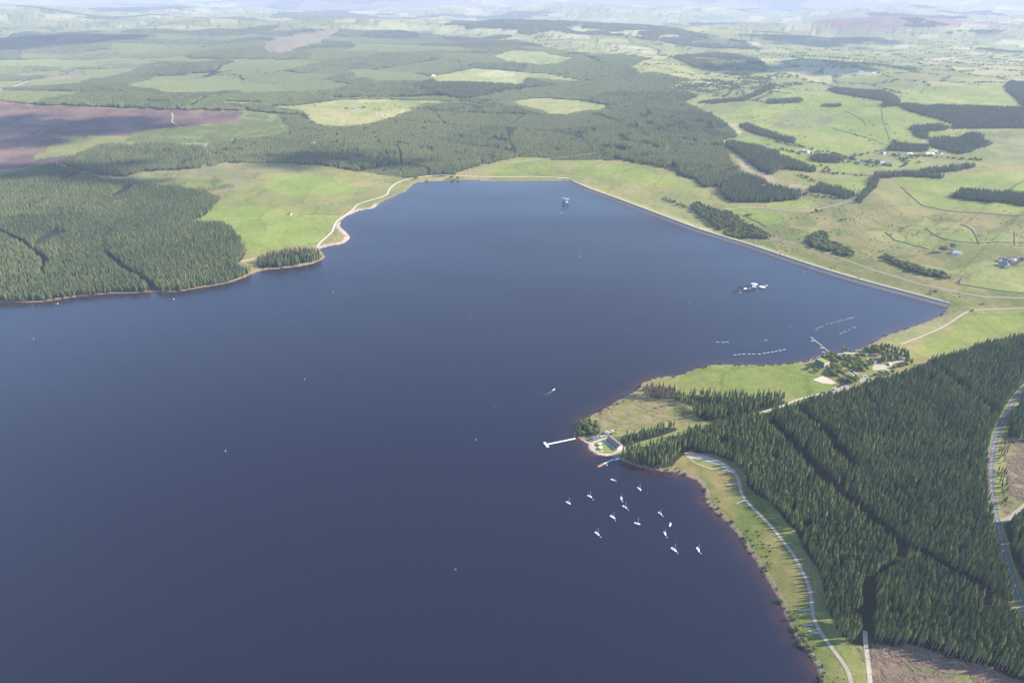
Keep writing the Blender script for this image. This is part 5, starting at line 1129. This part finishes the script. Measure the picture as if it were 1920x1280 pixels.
for (px, py), s in [((1124.5, 834), 2.2), ((1126, 841), 2.4)]:
    p = G([(px, py)])[0]; e = empty('parasol_table', (p[0], p[1], float(hz(p)[0]))); tag(e, 'round white parasol table on the clubhouse lawn, %s' % ('upper' if s < 2.3 else 'lower'), 'parasol')
    m = MB(); n = 12; m.add([(0, 0, 2.9)] + [(s * math.cos(i * .5236), s * math.sin(i * .5236), 2.3) for i in range(n)], [(0, 1 + i, 1 + (i + 1) % n) for i in range(n)]); m.build('canopy', M['white'], e); MB().cyl((0, 0), .06, .06, 0, 2.85, 6).build('pole', M['metal'], e); MB().cyl((0, 0), .8, .8, .7, .78, 12).build('table_top', M['wood'], e)
# dinghies
def dinghy(px, py, d, hullm, cover, lab, mast=True, group=None):
    p = G([(px, py)])[0]; e = empty('dinghy', (p[0], p[1], float(hz(p)[0]) + .35), heading(px, py, d)); tag(e, lab, 'dinghy', group)
    h, dk = hull(4.6, 1.7, -.1, .55, 7, .8); h.build('hull', M[hullm], e); m = deck_mesh(dk, .04, 1.03); m.add([(-2.2, -.55, .6), (1.4, -.4, .62), (1.4, .4, .62), (-2.2, .55, .6), (-2.2, 0, .95), (1.4, 0, .85)], [(0, 1, 5, 4), (2, 3, 4, 5), (0, 4, 3), (1, 2, 5)]); m.build('cover', M[cover], e)
    if mast: MB().tube((.9, 0, .5), (.85, 0, 6.4), .045, .03).build('mast', M['metal'], e)
    MB().box(-.9, -.6, -.7, .7, -.4, 0).build('trolley', M['dark'], e)
cov = ['blue', 'cardark', 'blue', 'paleblue', 'blue', 'paleblue', 'slate', 'white', 'pinkstone', 'white', 'white']
nm_ = ['navy blue', 'dark', 'navy blue', 'pale blue', 'navy blue', 'pale blue', 'slate grey', 'white', 'pinkish', 'white', 'white']
for i in range(11): dinghy(1105 + i * 3.25, 825.0 - i * .86, (2.2, 3.2), 'gelcoat', cov[i], '%s covered dinghy, %s from the left in the row by the slipway' % (nm_[i], ORD[i]), True, 'dinghies parked by the slipway')
for i, (px, py, cv) in enumerate([(1153, 858, 'blue'), (1155.5, 861, 'white'), (1157.5, 857, 'blue'), (1159.5, 860, 'white'), (1160.5, 856.5, 'blue')]): dinghy(px, py, (2, -2), 'gelcoat', cv, '%s dinghy from the left crowded at the landward end of the short jetty' % ORD[i], True, 'dinghies at the short jetty')
dinghy(1129, 846.5, (4, -1), 'yellow', 'yellow', 'yellow boat lying on the clubhouse lawn', False)
# visitor building: sloping sided block with a turf roof
c = G([(1546, 690)])[0]; q = G([(1560, 684.5)])[0]
e = empty('visitor_building', (c[0], c[1], float(hz(c)[0])), math.atan2(q[1] - c[1], q[0] - c[0])); tag(e, 'big slant sided visitor building with turf roof behind the meadow', 'building')
X, Y_, Hb, i_ = 14.0, 17.0, 8.5, 2.2
A = [(0, 0, -1), (X, 0, -1), (X, Y_, -1), (0, Y_, -1)]; T_ = [(i_ * .4, i_ * .5, Hb), (X - i_ * .3, i_ * .5, Hb - 1.5), (X - i_ * .3, Y_ - i_ * .5, Hb - 1.5), (i_ * .4, Y_ - i_ * .5, Hb)]
off = lambda L: [(a - 2, b, z) for a, b, z in L]
MB().add(off([A[0], A[1], T_[1], T_[0]]), [(0, 1, 2, 3)]).build('front_wall', M['pinkstone'], e); MB().add(off([A[3], A[0], T_[0], T_[3]]), [(0, 1, 2, 3)]).build('shade_toned_slope', M['slate'], e)  # left slope given the dark slate colour to stand in for its shade
MB().add(off([A[1], A[2], T_[2], T_[1]]), [(0, 1, 2, 3)]).build('side_wall', M['pinkstone'], e); MB().add(off([A[2], A[3], T_[3], T_[2]]), [(0, 1, 2, 3)]).build('rear_wall', M['pinkstone'], e); MB().add(off(T_), [(0, 1, 2, 3)]).build('turf_roof', M['brightgrass'], e)
for k in range(4):
    w = MB().box(.6 + k * 2.9, 2.4 + k * 2.9, .10, .30, 1.0, 3.2).build('window', M['glass'], e); MB().box(.5 + k * 2.9, 2.5 + k * 2.9, .04, .24, .8, .95).build('sill', M['offwhite'], w)
# vehicles
def car(px, py, d, mat, lab, L=4.3, W=1.75, van=False, group='cars at the visitor site'):
    p = G([(px, py)])[0]; e = empty('van' if van else 'car', (p[0], p[1], float(hz(p)[0]) + .3), heading(px, py, d)); tag(e, lab, 'van' if van else 'car', group)
    z2 = 2.6 if van else 1.45
    b = MB().box(-L / 2, L / 2, -W / 2, W / 2, .35, .9 if not van else 1.2, .97).build('body', M[mat], e)
    MB().box(-L * .42, L * (.22 if not van else .34), -W * .45, W * .45, .9 if not van else 1.2, z2, .86).build('cabin', M['glass'] if not van else M[mat], e)
    MB().box(-L * .33, L * .12, -W * .38, W * .38, z2, z2 + .04).build('roof', M[mat], e)
    for sx_ in (-1, 1):
        for sy_ in (-1, 1): MB().tube((sx_ * L * .31, sy_ * W * .5, .33), (sx_ * L * .31, sy_ * W * .40, .33), .33, n=10).build('wheel', M['dark'], e)
        MB().box(L / 2 - .04, L / 2 + .02, sx_ * W * .33 - .18, sx_ * W * .33 + .18, .6, .78).build('headlight', M['white'], e)
Zc = lambda x, y: (1500 + x / 9.6, 640 + y / 9.6)
CARS = [((930, 547), 'cardark', 'dark car at the top of the lane car park'), ((972, 566), 'white', 'white car second down the sloping lane'), ((1003, 588), 'white', 'white car third down the sloping lane'), ((1030, 612), 'carsilver', 'silver car lowest on the sloping lane'),
        ((1135, 640), 'white', 'white car at the left of the middle car park'), ((1170, 632), 'white', 'white car beside it in the middle car park'), ((1195, 645), 'carsilver', 'silver car in the centre of the middle car park'), ((1218, 692), 'cardark', 'dark car at the lower edge of the middle car park, left'), ((1265, 682), 'cardark', 'dark car at the lower edge of the middle car park, right'),
        ((690, 818), 'carred', 'dark red car, leftmost of four in the lower car park'), ((722, 808), 'cardark', 'dark car, second of four in the lower car park'), ((765, 788), 'carred', 'dark red car, third of four in the lower car park'), ((795, 778), 'cardark', 'dark car, fourth of four in the lower car park'),
        ((602, 878), 'cardark', 'single dark car where the access road opens into the car park'), ((430, 926), 'cardark', 'dark car parked along the access road'), ((455, 932), 'white', 'white car parked along the access road beside the dark one'), ((525, 912), 'carsilver', 'silver car parked along the access road under the bushes'),
        ((1218, 338), 'white', 'white car beside the tarmac yard, left'), ((1245, 346), 'white', 'white car beside the tarmac yard, right'), ((1385, 245), 'carsilver', 'silver car on the shore track end'), ((1500, 222), 'white', 'white car half hidden among the bank trees')]
for (x, y), mt, lab in CARS: car(*Zc(x, y), (4, -1.2) if x < 650 else (2, 4), mt, lab)
car(*Zc(1612, 425), (2, 5), 'white', 'big white camper van at the start of the gravel lane', 8.5, 2.6, True, None); car(*Zc(1342, 395), (3, 4), 'white', 'white van by the tarmac yard', 5.2, 2.0, True, None); car(1583, 664, (5, 0), 'white', 'white van on the shore track', 5.0, 2.0, True, None)
# farms, cottages and the village
hpx(543, 402.5, (6, .5), 9, 5, 2.6, 1.6, 'white', 'slate', 'lone small white barn in the green field by the left forest', 'barn', 'barn', False, 1)
ZW = lambda x, y: (1380 + x / 10.67, 320 + y / 10.67)
for (x, y), d, L_, W_, hh, lab in [((545, 300), (6, -2), 13, 7, 5, 'white gable house at the left of the bright valley house'), ((640, 285), (6, 1), 18, 8, 5.5, 'long bright white house above the tall conifers'), ((740, 315), (3, 4), 14, 8, 5.5, 'white wing at the right of the bright valley house')]: hpx(*ZW(x, y), d, L_, W_, hh, 3, 'white', 'offwhite', lab)
Z5 = lambda x, y: (1720 + x / 8.0, 440 + y / 8.0)
for (x, y), d, L_, W_, hh, wl_, rf, lab in [((590, 290), (8, 1), 15, 7, 4, 'white', 'offwhite', 'long white farmhouse beside the big round tree'), ((525, 275), (2, 4), 7, 5, 3.5, 'white', 'slate', 'small dark roofed cottage left of the long white farmhouse'),
        ((1240, 395), (2, 5), 8, 6, 3.5, 'white', 'slate', 'white gabled outbuilding at the left of the farm'), ((1300, 400), (5, 1), 12, 8, 4, 'concrete', 'slate', 'dark roofed barn at the left of the farm'), ((1395, 372), (8, 1), 16, 7, 4, 'white', 'redroof', 'long red roofed farm building'), ((1445, 410), (2, 5), 9, 6, 4.5, 'white', 'offwhite', 'white gabled farmhouse in the middle of the farm'),
        ((1520, 372), (8, 0), 16, 7, 4, 'white', 'slate', 'long slate roofed range behind the farm'), ((1445, 442), (8, 1), 14, 6, 3, 'concrete', 'redroof', 'low reddish roofed shed in front of the white farmhouse'), ((1335, 485), (2, 5), 12, 8, 5, 'cream', 'brownroof', 'cream barn at the front of the farm'), ((1262, 465), (6, 1), 12, 8, 4, 'concrete', 'slate', 'grey shed beside the cream barn')]: hpx(*Z5(x, y), d, L_, W_, hh, 2.6, wl_, rf, lab, 'farm building' if 'house' not in lab else 'house', 'farm_building' if 'house' not in lab else 'farmhouse', 'house' in lab)
ZV = lambda x, y: (1480 + x / 6.0, 250 + y / 6.0)
for (x, y), L_, wl_, rf, lab in [((160, 208), 13, 'pinkstone', 'pinkstone', 'pinkish cottage left of a pair above the valley field'), ((205, 215), 11, 'white', 'pinkstone', 'white fronted cottage right of a pair above the valley field'), ((812, 350), 12, 'white', 'slate', 'single white house on the lane below the village'), ((925, 330), 12, 'white', 'slate', 'leftmost white house of the lower village'), ((985, 325), 14, 'cream', 'slate', 'cream house in the lower village beside tall trees'),
        ((1035, 330), 16, 'white', 'slate', 'white barn like house right of the cream village house'), ((1110, 360), 22, 'offwhite', 'pinkstone', 'large pale farm shed at the lower right of the village'), ((1065, 240), 12, 'white', 'pinkstone', 'upper village house left of the wood'), ((1035, 238), 9, 'cream', 'slate', 'small cream cottage left of the upper village house'), ((1232, 248), 10, 'white', 'slate', 'white cottage at the start of the upper lane'),
        ((1330, 243), 12, 'cream', 'pinkstone', 'cream house half way along the upper lane'), ((1362, 243), 10, 'white', 'offwhite', 'bright white cottage on the upper lane'), ((1500, 248), 10, 'cream', 'slate', 'cream cottage in the upper hamlet left end'), ((1555, 243), 15, 'white', 'offwhite', 'bright white house in the upper hamlet'), ((1606, 246), 13, 'white', 'offwhite', 'second bright white house in the upper hamlet'), ((1640, 226), 10, 'cream', 'pinkstone', 'small cream house behind the bright hamlet houses'), ((1692, 232), 14, 'white', 'slate', 'rightmost house of the upper hamlet by the rounded wood')]: hpx(*ZV(x, y), (6, random.uniform(-1, 1)), L_, 8, 4.5, 3, wl_, rf, lab, chimney=L_ < 16)
for px, py, L_, lab in [(279, 183, 22, 'white house in a gap of the far left forest'), (1000, 119, 30, 'pale farm in the far round clearing'), (662, 207, 18, 'low grey farm among trees in the north clearing'), (813, 143, 24, 'pale farmhouse at the left end of the far green clearing'), (1330, 158, 26, 'white house in the wooded valley'), (1342, 161, 20, 'lower white house in the wooded valley'), (1638, 138, 26, 'bright white farm on the plain below the heather hill'), (1614, 136, 26, 'grey roofed farm left of the bright white farm on the plain'), (1450, 148, 22, 'pale cottage at the head of the valley'), (1100, 238, 18, 'pink roofed forest building above the lake'), (1110, 237, 12, 'small white forest building right of the pink roofed one'), (1440, 275, 14, 'white cottage at the top of the bright valley field'), (587, 269, 12, 'pale hut on the forest track north of the moor')]:
    hpx(px, py, (6, 0), L_, 9, 5, 3, 'white', 'offwhite' if L_ > 20 else 'slate', lab, win=0)
# ------------------------------------------------------------------ field walls and hedges
def field_wall(px, lab, w=1.6, h=1.5, mat='wall'):
    q = resample(G(px), 6.0); t = np.gradient(q, axis=0); t /= np.hypot(t[:, 0], t[:, 1])[:, None] + 1e-9; nn = np.stack([-t[:, 1], t[:, 0]], -1); z = hz(q); n = len(q); vs = []
    hh = h * (1 + .35 * (fbm(q[:, 0] / 9, q[:, 1] / 9, 2) - .5))
    for s, zz in ((-.5, -.5), (-.4, 1), (.4, 1), (.5, -.5)): vs.append(np.concatenate([q + nn * s * w, (z + np.where(zz > 0, hh, zz))[:, None]], 1))
    V = np.stack(vs, 1).reshape(-1, 3); I = np.arange(n * 4).reshape(n, 4); F = np.stack([I[:-1, :-1], I[:-1, 1:], I[1:, 1:], I[1:, :-1]], -1).reshape(-1, 4)
    o = link('field_wall', np_mesh('field_wall', V, F), M[mat]); tag(o, lab, 'wall')
for a, lab in [(pp(1797,533, 1830,538, 1870,545, 1920,550, 2000,552), 'dark wall along the lower edge of the big right hand field'), (pp(1798,533, 1805,520, 1820,512, 1845,500, 1875,497), 'wall curving from the lane up to the farm'), (pp(1690,350, 1730,385, 1790,397, 1860,402, 1920,404, 2000,406), 'long dark wall below the pale upper pasture'),
        (pp(1660,435, 1680,448, 1720,461, 1742,468), 'curved wall below the middle walled field'), (pp(1735,428, 1760,445, 1790,453, 1830,456, 1900,455, 1960,455), 'straight wall across the walled fields'), (pp(1800,420, 1822,430, 1830,442, 1836,458), 'wall bending down the right side of the walled fields'), (pp(1902,436, 1903,460), 'short cross wall at the right edge'),
        (pp(1400,408, 1420,416, 1436,425), 'wall down the left side of the bright field beyond the wood'), (pp(1653,202, 1655,225, 1662,245, 1668,262), 'wall running down the big pasture'), (pp(1560,240, 1600,252, 1650,268, 1672,275), 'diagonal wall across the lower big pasture'), (pp(1580,248, 1560,258, 1538,268), 'short wall branching off the diagonal wall'),
        (pp(560,402, 600,402, 640,402), 'fence line between the green field and rough grazing on the left shore'), (pp(1585,208, 1620,228, 1625,238), 'faint wall high in the big pasture')]: field_wall(a, lab, 1.3, 1.2)

# ================================================================== clouds that shade the moor and the woods (high, right of the view)
cm, n_, l_, b_ = newmat('cloud'); b_.inputs['Base Color'].default_value = (.85, .85, .87, 1); b_.inputs['Roughness'].default_value = 1; b_.inputs['Specular IOR Level'].default_value = 0
def cloud(px, py, a, b, lab, alt=3000.0):
    g = G3(px, py); t = (alt - g.z) / SUN.z; c = g + SUN * t; m = MB(); r = random.Random(int(px * 3 + py))
    base = [(math.cos(i * 2 * math.pi / 14), math.sin(i * 2 * math.pi / 14)) for i in range(14)]
    for k in range(26):
        th = r.random() * 6.28; q = math.sqrt(r.random()) * .8; x, y = q * a * math.cos(th), q * b * math.sin(th); rr = r.uniform(.22, .42) * min(a, b) * (1.25 - q); zz = r.uniform(0, .25) * min(a, b)
        n1_, n2_ = 10, 6; vs = []; fs = []
        for j in range(n2_ + 1):
            ph = math.pi * j / n2_
            for i in range(n1_):
                w = rr * (1 + .18 * r.uniform(-1, 1)); vs.append((x + w * 1.25 * math.sin(ph) * math.cos(i * .6283), y + w * 1.25 * math.sin(ph) * math.sin(i * .6283), zz + max(-.25, math.cos(ph)) * w * .6))
        for j in range(n2_):
            for i in range(n1_): fs.append((j * n1_ + i, j * n1_ + (i + 1) % n1_, (j + 1) * n1_ + (i + 1) % n1_, (j + 1) * n1_ + i))
        m.add(vs, fs)
    o = m.build('cloud', cm, None, c, smooth=True); tag(o, lab, None, None, 'stuff')
cloud(150, 236, 520, 260, 'fair weather cloud shading the heather moor'); cloud(75, 266, 240, 90, 'small cloud shading the edge of the moor'); cloud(90, 325, 430, 150, 'small cloud shading the left forest'); cloud(630, 304, 420, 120, 'cloud shading the wood edge behind the green knoll'); cloud(255, 343, 190, 70, 'wisp of cloud shading the gap above the left forest')
cloud(1540, 122, 800, 330, 'wide cloud shading the plain below the heather hill'); cloud(60, 74, 1300, 900, 'broad cloud shading the far left ridge'); cloud(1560, 78, 900, 500, 'cloud shading the heather hill')

# ================================================================== haze
hb = MB().box(-85000, 85000, -3000, 66000, float(HV.min()) - 12.0, max(CAMH + 12.0, float(HV.max()) + 20.0)).build('haze', None); hb['kind'] = 'stuff'; hb['label'] = 'pale blue summer haze over the far hills'
hm = bpy.data.materials.new('haze'); hm.use_nodes = True; hn = hm.node_tree.nodes; hn.remove(hn['Principled BSDF']); pv = hn.new('ShaderNodeVolumePrincipled')
pv.inputs['Color'].default_value = (0.68, 0.75, 1.0, 1); pv.inputs['Density'].default_value = HAZE_DENSITY; pv.inputs['Anisotropy'].default_value = 0.0
hm.node_tree.links.new(pv.outputs[0], hn['Material Output'].inputs['Volume']); hb.data.materials.append(hm)
